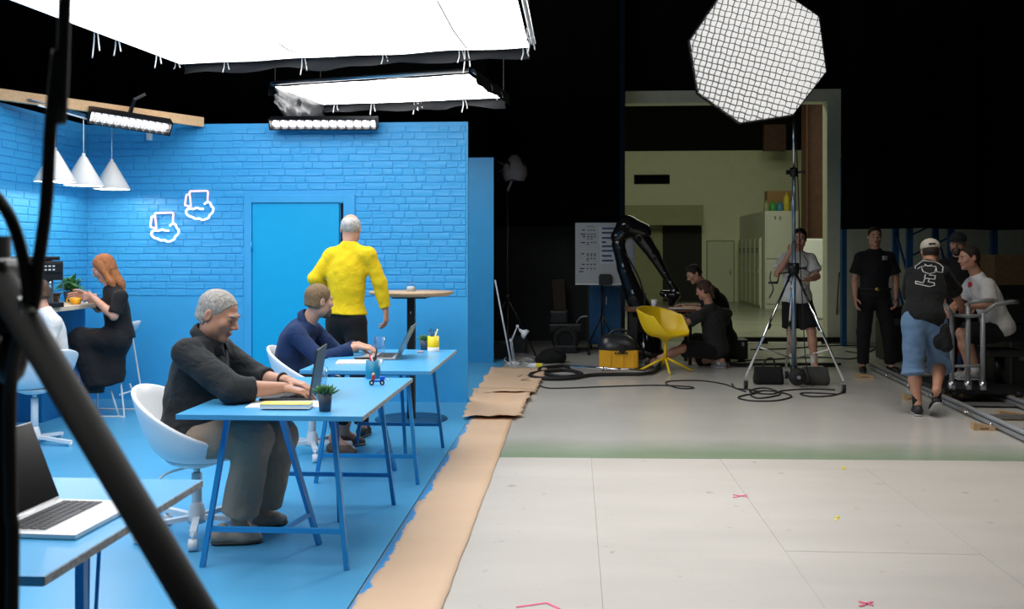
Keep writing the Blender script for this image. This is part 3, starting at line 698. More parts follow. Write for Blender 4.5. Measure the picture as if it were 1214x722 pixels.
# foreground laptop: its user would sit towards +x; hinge towards -x
lh0, lh1, lf1, lf0 = (ground(x, y, TZ+.015) for x, y in ((12, 618), (64.5, 594.6), (141, 604.5), (98, 629)))
LPC = (lh0+lh1+lf1+lf0)/4; hv = lh1-lh0; LPR = math.atan2(hv.y, hv.x); print('LAPTOP', hv.length, (lf1-lh1).length, math.degrees(LPR))
laptop('open silver laptop with black screen and black keys', (LPC.x, LPC.y, TZ), LPR, .345, .25, 112, M_silver, M_keys, M_screen, M_silver)
# laptop the man in the black shirt types on
l, c0, Rm, lh = laptop('open graphite laptop under the hands of the man in the black shirt', (-1.47, 4.93, TZ), R(-83), .36, .25, 99, M_darkalu, M_keys, M_screen, M_darkalu)
l2, c0, Rm, lh = laptop('open grey laptop on the desk of the man in the navy shirt', (-1.37, 6.80, TZ), R(-87), .36, .25, 116, M_greymetal, M_keys, M_screen, mat('laptop grey lid', (.22, .24, .25), .35, .5))
MB().cyl(c0+Rm@V(0, .0075, lh*.5), c0+Rm@V(0, .0085, lh*.5), .018, n=18).build('round_logo', M_chrome, l2)

def succulent(label, loc, r, h, seed, n=34, leafL=.05):
    t = thing('potted_succulent', label, 'plant', loc); rr = random.Random(seed)
    MB().lathe([(r*.78, 0), (r, h), (r*.9, h), (r*.88, h-.006), (0, h-.008)], n=24).build('pot', M_pot, t)
    for i in range(n):
        a = i*2.4; el = .25+1.15*(i/n); L = leafL*(1.1-.35*i/n)*rr.uniform(.85, 1.1)
        d = V(math.cos(a)*math.cos(el), math.sin(a)*math.cos(el), math.sin(el)); b0 = V(0, 0, h-.005)+V(math.cos(a), math.sin(a), 0)*r*.35*(1-i/n)
        MB().tube([b0, b0+d*L*.4, b0+d*L*.8+V(0, 0, .004), b0+d*L+V(0, 0, .008)], [.005, .0075, .005, .0008], 6).build('leaf', M_leaf, t)
    return t
succulent('small succulent in a grey pot at the edge of the notebook desk', ground(383, 489, TZ)+V(0, .035, 0), .034, .085, 2)
succulent('small succulent in a grey pot beside the yellow pencil cup', ground(502.5, 415, TZ)+V(0, .03, 0), .036, .075, 5, 22)
# notebooks
def book(name, label, loc, rot, w, d, h, cover, spine=False):
    t = thing(name, label, 'notebook', loc, rot)
    MB().box((0, 0, h/2), (w-.004, d-.004, h-.003)).build('pages', M_paper, t)
    MB().box((0, 0, h-.0012), (w, d, .0024), bev=.001).build('cover', cover, t)
    MB().box((0, 0, .0012), (w, d, .0024), bev=.001).build('back_cover', M_paper, t)
    return t
a = ground(337, 486, TZ); book('notebook', 'yellow covered notebook lying on white paper', a+V(0, .04, .006), R(3), .235, .10, .022, M_yellow)
tag(MB().box((0, 0, .002), (.36, .20, .004)).build('paper_pad', M_paper), 'white paper pad under the yellow notebook', 'paper').location = ground(336, 482, TZ)+V(0, .06, 0)
o = bpy.data.objects['paper_pad']; o.rotation_euler.z = R(6)
# drinking glasses
def tumbler(label, loc, r=.036, h=.105):
    t = thing('water_glass', label, 'glass', loc)
    MB().lathe([(.0, 0), (r*.82, 0), (r, h), (r-.002, h), (r*.82-.002, .008), (0, .008)], n=28).build('glass_wall', M_glass, t)
    MB().lathe([(0, .009), (r*.82-.003, .009), (r*.9-.003, h*.5), (0, h*.5)], n=24).build('water', M_water, t)
tumbler('clear water glass standing behind the laptop of the man in black', ground(379, 460, TZ), .045, .11)
tumbler('clear water glass beside the hands of the man in navy', ground(450, 420.5, TZ), .042, .13)
# pencil cups
def pencil_cup(label, loc, r, h, m, pens, base=None):
    t = thing('pencil_cup', label, 'pencil cup', loc)
    MB().lathe([(r*.97, 0), (r, .004), (r, h), (r-.004, h), (r-.004, .01), (0, .01)], n=28).build('cup', m, t)
    if base: MB().lathe([(r+.0008, 0), (r+.0008, h*.28), (r-.001, h*.28)], n=28, cap=False).build('dipped_base', base, t)
    for i, (col, L, dx, dy) in enumerate(pens):
        a, b = V(-dx*.5, -dy*.5, .012), V(dx, dy, L)
        pm = mat('pen %s' % (col,), col, .4)
        q = MB().cyl(a, b, .0052, n=8).build('pen', pm, t)
        MB().cyl(b, b+(b-a).normalized()*.012, .0052, .001, n=8).build('pen_tip', M_black, q)
pencil_cup('blue pencil cup holding red and black pens', ground(441, 449, TZ)+V(0, .03, 0), .043, .105, mat('teal cup', (.01, .22, .38), .4), [((.6, .02, .03), .135, .012, .01), ((.6, .02, .03), .14, -.02, 0), ((.02, .02, .02), .17, .025, -.01), ((.2, .05, .04), .16, .02, .015), ((.75, .75, .72), .13, -.015, .02)])
pencil_cup('yellow pencil cup with white base holding pens', ground(513, 417, TZ)+V(0, .03, 0), .043, .115, mat('yellow cup', (.85, .63, .01), .4), [((.02, .03, .08), .16, -.02, .01), ((.03, .1, .3), .15, -.03, 0), ((.02, .02, .02), .155, 0, .01), ((.7, .68, .5), .17, .035, .0), ((.1, .35, .3), .15, .02, .01)], M_white)
# toy bike figure
t = thing('toy_vehicle', 'tiny red and blue toy vehicle with black wheels on the desk', 'toy', ground(447, 456.5, TZ), R(12))
for x in (-.03, .028):
    w = MB().cyl((x, -.011, .014), (x, .011, .014), .014, n=16).build('wheel', M_rubber, t); MB().cyl((x, -.0125, .014), (x, -.011, .014), .006, n=10).build('hub', M_white, w)
MB().box((.0, 0, .022), (.07, .016, .01), bev=.002).build('chassis', mat('toy blue', (.01, .1, .6), .3), t)
MB().box((.03, 0, .038), (.028, .022, .02), bev=.003).build('engine', mat('toy blue', (.01, .1, .6), .3), t)
MB().box((-.02, 0, .04), (.018, .016, .026), bev=.003).build('driver', mat('toy red', (.6, .03, .03), .3), t); MB().ball((-.02, 0, .06), .009, 10).build('driver_head', mat('toy yellow', (.8, .5, .2), .3), t)
MB().cyl((.05, 0, .03), (.075, 0, .03), .003, n=8).build('exhaust', M_steel, t)
# things on the second desk
a = ground(425, 431, TZ); book('notebook', 'open white notebook beneath the phone on the rear desk', a+V(0, .03, 0), R(8), .30, .20, .012, M_paper)
t = thing('smartphone', 'black smartphone lying on the white notebook', 'phone', ground(432, 428, TZ)+V(0, .03, .0125), R(20))
MB().box((0, 0, .004), (.15, .072, .008), bev=.003).build('case', M_black, t); MB().box((0, 0, .0082), (.142, .066, .0006)).build('screen', M_screen, t)
t = tag(MB().box((0, 0, .008), (.045, .022, .016), bev=.006).build('eraser', mat('pink eraser', (.75, .42, .48), .6)), 'small pink eraser beside the potted succulent', 'eraser'); t.location = ground(498, 418.5, TZ)

# --- round high table
hx, hy = -1.458, 8.57
t = thing('high_table', 'round wooden high table on a black column and dark disc base', 'table', (hx, hy, 0))
MB().lathe([(0, 1.10), (.33, 1.10), (.372, 1.118), (.376, 1.134), (.372, 1.14), (0, 1.14)], n=56).build('tabletop', M_lightwood, t)
cm = MB().box((0, 0, .555), (.068, .068, 1.09), bev=.004).build('column', M_black, t)
MB().box((0, -.036, .95), (.01, .004, .02)).build('screw', M_steel, cm)
MB().lathe([(.323, 0), (.323, .006), (.318, .010), (0, .010)], n=56).build('base_disc', mat('dark blue base plate', (.012, .06, .14), .4), t)
MB().box((0, 0, 1.09), (.30, .30, .02)).build('mounting_plate', M_black, t)
t = thing('sugar_jar', 'small lidded glass jar on the round high table', 'jar', (hx, hy-.02, 1.141))
MB().lathe([(0, 0), (.040, 0), (.044, .01), (.044, .05), (.036, .062), (.034, .062), (.040, .05), (.040, .006), (0, .006)], n=24).build('jar_glass', M_glass, t)
MB().lathe([(0, .007), (.038, .007), (.038, .042), (0, .046)], n=20).build('sugar', M_paper, t)
MB().lathe([(.040, .063), (.040, .068), (.028, .08), (.01, .086), (.012, .095), (.006, .102), (0, .102)], n=24).build('lid', M_glass, t)

# --- swivel bucket chairs
def bucket_shell(back_h, front_h, rx, ry, seat_r=.17, side=None, power=2.4, n=48, m=14, lean=.06):
    """bucket; opening towards +y; rim drops from the back (-y) to the front"""
    g = []
    for j in range(m+1):
        t = j/m; row = []
        for i in range(n+1):
            a = 2*math.pi*i/n; cx, cy = math.cos(a), math.sin(a)
            k = .5-.5*cy                                   # 0 front .. 1 back
            hr = front_h+(back_h-front_h)*k**1.15
            rad = t**.36 if t < 1 else 1
            z = hr*(t**power)
            row.append(Vector((rx*cx*rad*(1-.04*t*k), ry*cy*rad-lean*k*t*t+.02, z)))
        g.append(row)
    return g
def swivel_chair(label, loc, rot, m=M_white, castors=True, legs=5, seat_z=.43, legL=.29, lever=True, bh=.40):
    t = thing('swivel_chair', label, 'chair', loc, rot)
    sh = MB().sheet([[p+V(0, 0, seat_z) for p in row] for row in bucket_shell(bh, .06, .30, .28)]).build('seat_shell', m, t)
    md = solidify(sh, .022, 0); bv = sh.modifiers.new('round', 'BEVEL'); bv.width = .008; bv.segments = 2; bv.limit_method = 'ANGLE'
    MB().lathe([(.07, seat_z-.055), (.14, seat_z-.03), (.16, seat_z-.008), (0, seat_z-.008)], n=28).build('seat_plate', m, t)
    z0 = .125 if castors else .09
    MB().cyl((0, 0, z0), (0, 0, seat_z-.09), .027, n=18).build('column', m, t)
    MB().cyl((0, 0, seat_z-.09), (0, 0, seat_z-.05), .018, n=14).build('gas_spring', M_steel, t)
    if lever: MB().tube(curve_pts([(.02, -.05, seat_z-.06), (.10, -.12, seat_z-.075), (.15, -.16, seat_z-.12)], 4), [.007]*9, 8).build('lever', m, t)
    MB().lathe([(.045, z0-.06), (.05, z0-.03), (.036, z0+.03), (.028, z0+.05)], n=18).build('hub', m, t)
    for i in range(legs):
        a = 2*math.pi*i/legs+.35; d = V(math.cos(a), math.sin(a), 0)
        zl = .085 if castors else .03
        lg = MB().bar(V(0, 0, z0-.03)+d*.03, V(0, 0, zl)+d*legL, .034, .024).build('base_leg', m, t)
        if castors:
            MB().cyl(V(0, 0, .05)+d*legL, V(0, 0, .09)+d*legL, .009, n=8).build('castor_stem', m, lg)
            w = d.cross(V(0, 0, 1))
            MB().cyl(V(0, 0, .03)+d*legL-w*.022, V(0, 0, .03)+d*legL+w*.022, .03, n=18).build('castor', m, lg)
        else: MB().cyl(V(0, 0, 0)+d*(legL-.01), V(0, 0, .03)+d*(legL-.01), .014, n=10).build('glide', m, lg)
    return t
swivel_chair('white swivel bucket chair under the man in the black shirt', (-1.985, 4.98, 0), R(-92), seat_z=.415, bh=.37)
swivel_chair('white swivel bucket chair under the man in the navy shirt', (-1.93, 7.02, 0), R(-90), seat_z=.42, bh=.38)
cw = ground(41, 527)
swivel_chair('white swivel chair under the person in the white tee by the bar', (cw.x, cw.y, 0), R(62), castors=False, legs=4, legL=.32, seat_z=.45, lever=False, bh=.30)

# --- bar counter, coffee machine, plant, cups
CZ = 1.02
cx1 = at(113, 360, 8.6).x
t = thing('bar_counter', 'bar counter with pale wooden top and blue panel front in the corner', 'counter', ((WX+cx1)/2, 8.3, 0))
w = cx1-WX-.03
MB().box((0, 0, CZ-.02), (w, 1.3, .04), bev=.004).build('worktop', mat('birch worktop', (.72, .60, .46), .4, var=.08, scale=5, stretch=(10, 2, 2)), t)
MB().box((-.12, .25, (CZ-.04)/2), (w-.26, .75, CZ-.04)).build('front_panel', mat('counter blue', (.012, .17, .42), .45), t)
MB().bar((w/2-.06, -.2, CZ-.04), (w/2-.32, -.2, .55), .02).build('brace', M_tableleg, t)
MB().bar((w/2-.45, -.42, 0), (w/2-.45, -.42, CZ-.04), .04).build('leg', M_tableleg, t)
cp = at(38, 350, 7.95); cm_ = thing('coffee_machine', 'black and steel coffee machine on the bar counter', 'coffee machine', (cp.x, cp.y, CZ), R(68))
MB().box((0, .05, .20), (.27, .30, .40), bev=.012).build('body', mat('machine steel', (.30, .31, .32), .3, .8), cm_)
MB().box((0, .02, .415), (.30, .36, .03), bev=.008).build('top_tray', M_black, cm_)
MB().box((.02, -.15, .31), (.26, .10, .16), bev=.01).build('brew_head', M_black, cm_)
hp = MB().box((.02, -.205, .335), (.2, .014, .08), bev=.004).build('control_panel', M_black, cm_)
for i in range(6): MB().box((-.04+.04*(i % 3), -.214, .32+.03*(i//3)), (.02, .006, .012)).build('button', M_white, hp)
MB().cyl((.04, -.17, .16), (.04, -.17, .24), .014, n=12).build('spout', M_chrome, cm_)
MB().tube(curve_pts([(.13, -.17, .28), (.15, -.19, .2), (.15, -.19, .12)], 4), .006, 8).build('steam_wand', M_chrome, cm_)
MB().box((.0, -.14, .02), (.28, .16, .04), bev=.006).build('drip_tray', M_black, cm_)
p = at(64.5, 363, 8.3); t = thing('black_bucket', 'black flared tub on the bar counter beside the yellow cup', 'tub', (p.x, 8.3, CZ))
MB().lathe([(.036, 0), (.048, .095), (.066, .10), (.066, .108), (.044, .108), (.033, .01), (0, .01)], n=28).build('tub', M_black, t)
MB().lathe([(.047, .08), (.050, .083), (.047, .086)], n=28, cap=False).build('rim_bead', M_black, t)
pp = at(107, 352, 9.2); t = thing('potted_plant', 'leafy green plant behind the woman with the yellow cup', 'plant', (pp.x, 9.15, CZ))
t.location.x = min(t.location.x, cx1-.12); t.location.y = 8.83
MB().lathe([(.05, 0), (.065, .10), (.058, .10), (0, .09)], n=20).build('pot', M_pot, t)
rr = random.Random(3)
for i in range(46):
    a = rr.uniform(0, 6.28); el = rr.uniform(.1, 1.4); L = rr.uniform(.10, .2); d = V(math.cos(a)*math.cos(el), math.sin(a)*math.cos(el), math.sin(el))
    s = d.cross(V(0, 0, 1)).normalized()*.026; b0 = V(0, 0, .09)+d*.02; tip = b0+d*L+V(0, 0, -.05*math.cos(el)); mid = b0+d*L*.55+V(0, 0, .02)
    MB().add([b0, mid+s, tip, mid-s, mid+V(0, 0, .008)], [(0, 1, 4), (1, 2, 4), (2, 3, 4), (3, 0, 4)], True).build('leaf', M_leaf, t)

# --- white wire bar stool
sp = ground(144, 490)+V(-.13, 0, 0); t = thing('wire_bar_stool', 'white wire sled bar stool under the woman in black', 'stool', (sp.x, sp.y, 0), R(0))
SH = .72
for s in (-1, 1):
    pts = [(-.16, s*.15, SH-.03), (-.20, s*.20, .02), (-.17, s*.205, .006), (.22, s*.205, .006), (.25, s*.20, .02), (.155, s*.16, SH), (.165, s*.15, SH+.02)]
    MB().tube(curve_pts(pts, 6), .0085, 8).build('sled_leg', M_whitemetal, t)
    MB().cyl((.12, s*.19, .25), (.20, s*.195, .008), .008, n=8).build('rear_rod', M_whitemetal, t)
MB().cyl((-.185, -.18, .26), (-.185, .18, .26), .008, n=8).build('footrest', M_whitemetal, t)
MB().cyl((.205, -.19, .2), (.205, .19, .2), .008, n=8).build('stretcher', M_whitemetal, t)
g = [[V(-.19+.36*i/10, -.19+.38*j/10, SH+.012+.02*((j-5)/5)**2+.0*i) for j in range(11)] for i in range(11)]
g += [[V(.19+.012*k, -.19+.38*j/10, SH+.02+.035*k) for j in range(11)] for k in range(1, 4)]
o = MB().sheet(g).build('seat', M_white, t); solidify(o, .012, 0)
# ================================================================ PEOPLE (smooth-blended distance fields meshed with surface nets)
def _a(v): return np.array(v, dtype=np.float32)
class SDF:
    def __init__(s): s.p = []
    def cone(s, a, b, ra, rb, k=.02, col=0, flat=None, cuts=(), sub=False):
        s.p.append(('c', _a(a), _a(b), ra, rb, k, col, flat, cuts, sub)); return s
    def ell(s, c, axes, rad, k=.02, col=0, cuts=(), sub=False):
        s.p.append(('e', _a(c), np.array([list(x) for x in axes], dtype=np.float32), _a(rad), None, k, col, None, cuts, sub)); return s
    @staticmethod
    def dist(p, X):
        if p[0] == 'c':
            a, b, ra, rb, flat = p[1], p[2], p[3], p[4], p[7]
            ab = b-a; q = X-a; t = np.clip((q@ab)/max(float(ab@ab), 1e-9), 0, 1)
            w = q-t[..., None]*ab
            if flat is not None:
                n, f = _a(flat[0]), flat[1]; h = w@n; w = w+((1/f-1)*h)[..., None]*n
            d = np.sqrt((w*w).sum(-1))-(ra+(rb-ra)*t)
        else:
            q = (X-p[1])@p[2].T; r = p[3]
            k0 = np.sqrt(((q/r)**2).sum(-1)); k1 = np.sqrt(((q/(r*r))**2).sum(-1))+1e-9
            d = k0*(k0-1)/k1
        for c0, n in p[8]:
            d = np.maximum(d, (X-_a(c0))@_a(n))
        return d
    @staticmethod
    def bbox(p):
        if p[0] == 'c':
            r = max(p[3], p[4])*(1.0 if p[7] is None else max(1, p[7][1])); return np.minimum(p[1], p[2])-r, np.maximum(p[1], p[2])+r
        e = np.sqrt(((p[2]*p[3][:, None])**2).sum(0)); return p[1]-e, p[1]+e
    def mesh(s, h, disp=0.0, dscale=9.0, seed=0.0):
        pos = [p for p in s.p if not p[9]]
        lo = np.min([s.bbox(p)[0] for p in pos], 0)-4*h; hi = np.max([s.bbox(p)[1] for p in pos], 0)+4*h
        n = np.ceil((hi-lo)/h).astype(int)+1
        F = np.full(n, 1.0, dtype=np.float32)
        for p in s.p:
            k = p[5]; a, b = s.bbox(p)
            i0 = np.clip(np.floor((a-k-2*h-lo)/h).astype(int), 0, n-1); i1 = np.clip(np.ceil((b+k+2*h-lo)/h).astype(int)+1, 1, n)
            ax = [lo[d]+h*np.arange(i0[d], i1[d], dtype=np.float32) for d in range(3)]
            X = np.stack(np.meshgrid(*ax, indexing='ij'), -1).astype(np.float32)
            d = s.dist(p, X).astype(np.float32)
            sl = tuple(slice(i0[q], i1[q]) for q in range(3)); f = F[sl]
            if p[9]:
                d = -d; hh = np.maximum(k-np.abs(f-d), 0)/max(k, 1e-6); F[sl] = np.maximum(f, d)+hh*hh*k*.25
            else:
                hh = np.maximum(k-np.abs(f-d), 0)/max(k, 1e-6); F[sl] = np.minimum(f, d)-hh*hh*k*.25
        S = F < 0
        # active cells
        c = np.zeros(n-1, dtype=np.uint8)
        for dx in (0, 1):
            for dy in (0, 1):
                for dz in (0, 1): c += S[dx:n[0]-1+dx, dy:n[1]-1+dy, dz:n[2]-1+dz]
        act = (c > 0) & (c < 8); idx = np.argwhere(act)
        vid = np.full(n-1, -1, dtype=np.int32); vid[act] = np.arange(len(idx))
        acc = np.zeros((len(idx), 3), dtype=np.float32); cnt = np.zeros(len(idx), dtype=np.float32)
        corners = [(x, y, z) for x in (0, 1) for y in (0, 1) for z in (0, 1)]
        vals = {q: F[idx[:, 0]+q[0], idx[:, 1]+q[1], idx[:, 2]+q[2]] for q in corners}
        for q in corners:
            for d in range(3):
                if q[d]: continue
                r = list(q); r[d] = 1; r = tuple(r); A, B = vals[q], vals[r]; m = (A < 0) != (B < 0)
                t = np.where(m, A/np.where(m, A-B, 1), 0)
                pt = np.tile(np.array(q, dtype=np.float32), (len(idx), 1)); pt[:, d] += t
                acc += pt*m[:, None]; cnt += m
        verts = lo+h*(idx+acc/cnt[:, None])
        quads = []
        for d in range(3):
            e, g = (d+1) % 3, (d+2) % 3
            s0 = [slice(1, n[q]-1) for q in range(3)]; s1 = list(s0); s0[d] = slice(0, n[d]-1); s1[d] = slice(1, n[d])
            A, B = S[tuple(s0)], S[tuple(s1)]; ii = np.argwhere(A != B)
            off = np.array([0 if q == d else 1 for q in range(3)]); cell = ii+off
            E = np.zeros(3, int); E[e] = 1; G = np.zeros(3, int); G[g] = 1
            Q = np.stack([vid[tuple((cell-E-G).T)], vid[tuple((cell-G).T)], vid[tuple(cell.T)], vid[tuple((cell-E).T)]], 1)
            flip = B[tuple(ii.T)]
            Q[flip] = Q[flip][:, ::-1]; quads.append(Q)
        quads = np.concatenate(quads)
        pr = [p for p in s.p if not p[9] or p[6]]
        D = np.stack([np.abs(s.dist(p, verts)) if p[9] else s.dist(p, verts) for p in pr]); ci = np.array([p[6] for p in pr])[D.argmin(0)]
        return verts, quads, ci

def cloth_mat(name, col, rough=.85, wr=.35, wscale=7.0):
    if name in MATS: return MATS[name]
    m = mat(name, col, rough, var=.08, scale=5, spec=.25, sheen=.04)
    nt = m.node_tree; b = nt.nodes['Principled BSDF']; tc = nt.nodes['Texture Coordinate']
    n = nt.nodes.new('ShaderNodeTexNoise'); n.inputs['Scale'].default_value = wscale; n.inputs['Detail'].default_value = 3; n.inputs['Distortion'].default_value = 1.6
    nt.links.new(tc.outputs['Object'], n.inputs['Vector'])
    f = nt.nodes.new('ShaderNodeTexNoise'); f.inputs['Scale'].default_value = 260
    nt.links.new(tc.outputs['Object'], f.inputs['Vector'])
    b1 = nt.nodes.new('ShaderNodeBump'); b1.inputs['Strength'].default_value = wr; b1.inputs['Distance'].default_value = .05
    b2 = nt.nodes.new('ShaderNodeBump'); b2.inputs['Strength'].default_value = .15; b2.inputs['Distance'].default_value = .003
    nt.links.new(n.outputs[0], b1.inputs['Height']); nt.links.new(f.outputs[0], b2.inputs['Height']); nt.links.new(b1.outputs[0], b2.inputs['Normal'])
    nt.links.new(b2.outputs[0], b.inputs['Normal'])
    return m
def hair_mat(name, col):
    if name in MATS: return MATS[name]
    return mat(name, col, .6, var=.3, scale=90, bump=.6, bscale=160, stretch=(1, 1, .4), spec=.3)
def skin_mat():
    if 'skin' in MATS: return MATS['skin']
    m = bpy.data.materials.new('skin'); MATS['skin'] = m; m.use_nodes = True; nt = m.node_tree; b = nt.nodes['Principled BSDF']
    a = nt.nodes.new('ShaderNodeAttribute'); a.attribute_name = 'tone'
    tc = nt.nodes.new('ShaderNodeTexCoord'); n = nt.nodes.new('ShaderNodeTexNoise'); n.inputs['Scale'].default_value = 30; n.inputs['Detail'].default_value = 4
    nt.links.new(tc.outputs['Object'], n.inputs['Vector'])
    r = nt.nodes.new('ShaderNodeValToRGB'); r.color_ramp.elements[0].color = (.86, .80, .78, 1); r.color_ramp.elements[1].color = (1.08, 1.04, 1.02, 1)
    nt.links.new(n.outputs[0], r.inputs[0]); x = nt.nodes.new('ShaderNodeMix'); x.data_type = 'RGBA'; x.blend_type = 'MULTIPLY'; x.inputs[0].default_value = 1
    nt.links.new(a.outputs['Color'], x.inputs[6]); nt.links.new(r.outputs[0], x.inputs[7]); nt.links.new(x.outputs[2], b.inputs['Base Color'])
    b.inputs['Roughness'].default_value = .48; b.inputs['Subsurface Weight'].default_value = .12; b.inputs['Subsurface Radius'].default_value = (.02, .008, .004)
    b.inputs['Subsurface Scale'].default_value = .3
    return m
def sdf_object(name, chunks, m, parent, base, palette=None, disp=0.0, dscale=8.0, seed=0.0, link=True):
    """chunks: list of (SDF, voxel) joined into one mesh"""
    vs, fs, cs, o = [], [], [], 0
    for f, h in chunks:
        v, q, c = f.mesh(h); vs.append(v); fs.append(q+o); cs.append(c); o += len(v)
    v = np.concatenate(vs); q = np.concatenate(fs); c = np.concatenate(cs)
    me = bpy.data.meshes.new(name)
    me.vertices.add(len(v)); me.loops.add(len(q)*4); me.polygons.add(len(q))
    me.vertices.foreach_set('co', (v-np.array(base, dtype=np.float32)).astype(np.float32).ravel())
    me.loops.foreach_set('vertex_index', q.astype(np.int32).ravel())
    me.polygons.foreach_set('loop_start', np.arange(0, len(q)*4, 4, dtype=np.int32))
    me.polygons.foreach_set('use_smooth', np.ones(len(q), dtype=bool))
    me.update(calc_edges=True); me.validate()
    if disp:
        nr = np.zeros(len(v)*3, dtype=np.float32); me.vertices.foreach_get('normal', nr); nr = nr.reshape(-1, 3)
        d = np.array([noise.noise(Vector((float(x)*dscale, float(y)*dscale, float(z)*dscale*.8+seed)))+.5*noise.noise(Vector((float(x)*dscale*2.3, float(y)*dscale*2.3, float(z)*dscale*2.3+seed))) for x, y, z in v], dtype=np.float32)
        co = (v-np.array(base, dtype=np.float32))+nr*(d*disp)[:, None]
        me.vertices.foreach_set('co', co.astype(np.float32).ravel()); me.update()
    if palette is not None:
        at_ = me.color_attributes.new('tone', 'FLOAT_COLOR', 'POINT')
        pc = np.array([list(x)+[1] for x in palette], dtype=np.float32)[c]
        at_.data.foreach_set('color', pc.ravel())
    me.materials.append(m)
    ob = bpy.data.objects.new(name, me); C.objects.link(ob); ob.parent = parent
    return ob

def ortho(f, u):
    f = Vector(f).normalized(); u = Vector(u); u = (u-f*u.dot(f)).normalized(); return f.cross(u).normalized(), f, u   # right, fwd, up
def head_sdf(S, c, f, u, sc=1.0, ears=True, beard=False, jaw=1.0, open_eyes=True):
    s, f, u = ortho(f, u); A = (s, f, u); P = lambda x, y, z: c+(s*x+f*y+u*z)*sc
    E = lambda q, r, k, col=0, **kw: S.ell(P(*q), A, [a*sc for a in r], k*sc, col, **kw)
    E((0, -.010, .036), (.075, .096, .083), .02)
    E((0, .022, -.030), (.060*jaw, .070, .082), .03)
    for q in (-1, 1):
        E((q*.040*jaw, .012, -.062), (.026, .034, .034), .03)
        E((q*.040, .066, -.018), (.024, .022, .022), .025)
    E((0, .070, -.094), (.026*jaw, .024, .020), .025)
    E((0, .080, .028), (.048, .016, .011), .018)
    for q in (-1, 1): E((q*.031, .103, .004), (.019, .018, .012), .012, 0, sub=True)
    S.cone(P(0, .088, .016), P(0, .112, -.022), .008*sc, .012*sc, .014*sc, 0)
    for q in (-1, 1): E((q*.012, .100, -.030), (.009, .011, .008), .008)
    for q in (-1, 1):
        E((q*.031, .0775, .004), (.0135, .0135, .0115), .003, 2)
        E((q*.031, .0885, .003), (.0062, .004, .0062), .001, 3)
        E((q*.031, .083, .0125), (.017, .011, .0045), .006, 0)
        E((q*.032, .092, .029), (.019, .006, .0042), .004, 4)
    E((0, .090, -.055), (.022, .010, .0048), .006, 1); E((0, .089, -.0655), (.019, .010, .0052), .006, 1)
    E((0, .101, -.0602), (.021, .006, .0016), .002, 5, sub=True)
    if ears:
        for q in (-1, 1):
            E((q*.077, -.012, -.002), (.010, .019, .032), .008); E((q*.087, -.006, .0), (.006, .009, .018), .006, 0, sub=True)
    if beard:
        E((0, .060, -.080), (.050*jaw, .045, .042), .02, 4); E((0, .094, -.043), (.026, .008, .006), .005, 4)
def hand_sdf(S, W, d, n, right=True, sc=1.0, curl=(.35, .45, .3), thumb=.25, spread=.10):
    d = Vector(d).normalized(); n = Vector(n); n = (n-d*n.dot(d)).normalized(); t = d.cross(n)*(1 if right else -1)
    S.cone(W-d*.03*sc, W+d*.015*sc, .026*sc, .025*sc, .015, 0, (n, .72))
    L = ((.041, .025, .020), (.045, .029, .021), (.041, .027, .020), (.032, .020, .018))
    for i in range(4):
        off = (.030-.0200*i)*sc; K = W+d*((.094, .097, .092, .083)[i]*sc)+t*off
        S.cone(W+d*.012*sc+t*off*.55, K, .0145*sc, .0105*sc, .014*sc, 0)
        a = 0.0; p = K; side = t*(1.5-i)*spread*.35
        for j in range(3):
            a += curl[j]*(1+.08*i); dd = (d*math.cos(a)+n*math.sin(a)+side*max(0, math.cos(a))).normalized()
            q = p+dd*L[i][j]*sc; r0 = (.0095, .0086, .0078)[j]*(.88 if i == 3 else 1); r1 = (.0086, .0078, .0066)[j]*(.88 if i == 3 else 1)
            S.cone(p, q, r0*sc, r1*sc, .003*sc, 0)
            if j == 2: S.ell(q-dd*.004*sc-n*.0052*sc, ortho(dd, -n), (.0050*sc, .0065*sc, .0022*sc), .001, 6)
            p = q
    p = W+d*.022*sc+t*.020*sc
    for j, (ln, r0, r1) in enumerate(((.044, .0155, .0125), (.033, .0115, .0100), (.026, .0098, .0075))):
        dd = (d*(.62+.2*j)+t*(.72-.22*j-thumb*.3)+n*(.22+thumb)).normalized(); q = p+dd*ln*sc
        S.cone(p, q, r0*sc, r1*sc, .010*sc if j == 0 else .004*sc, 0); p = q

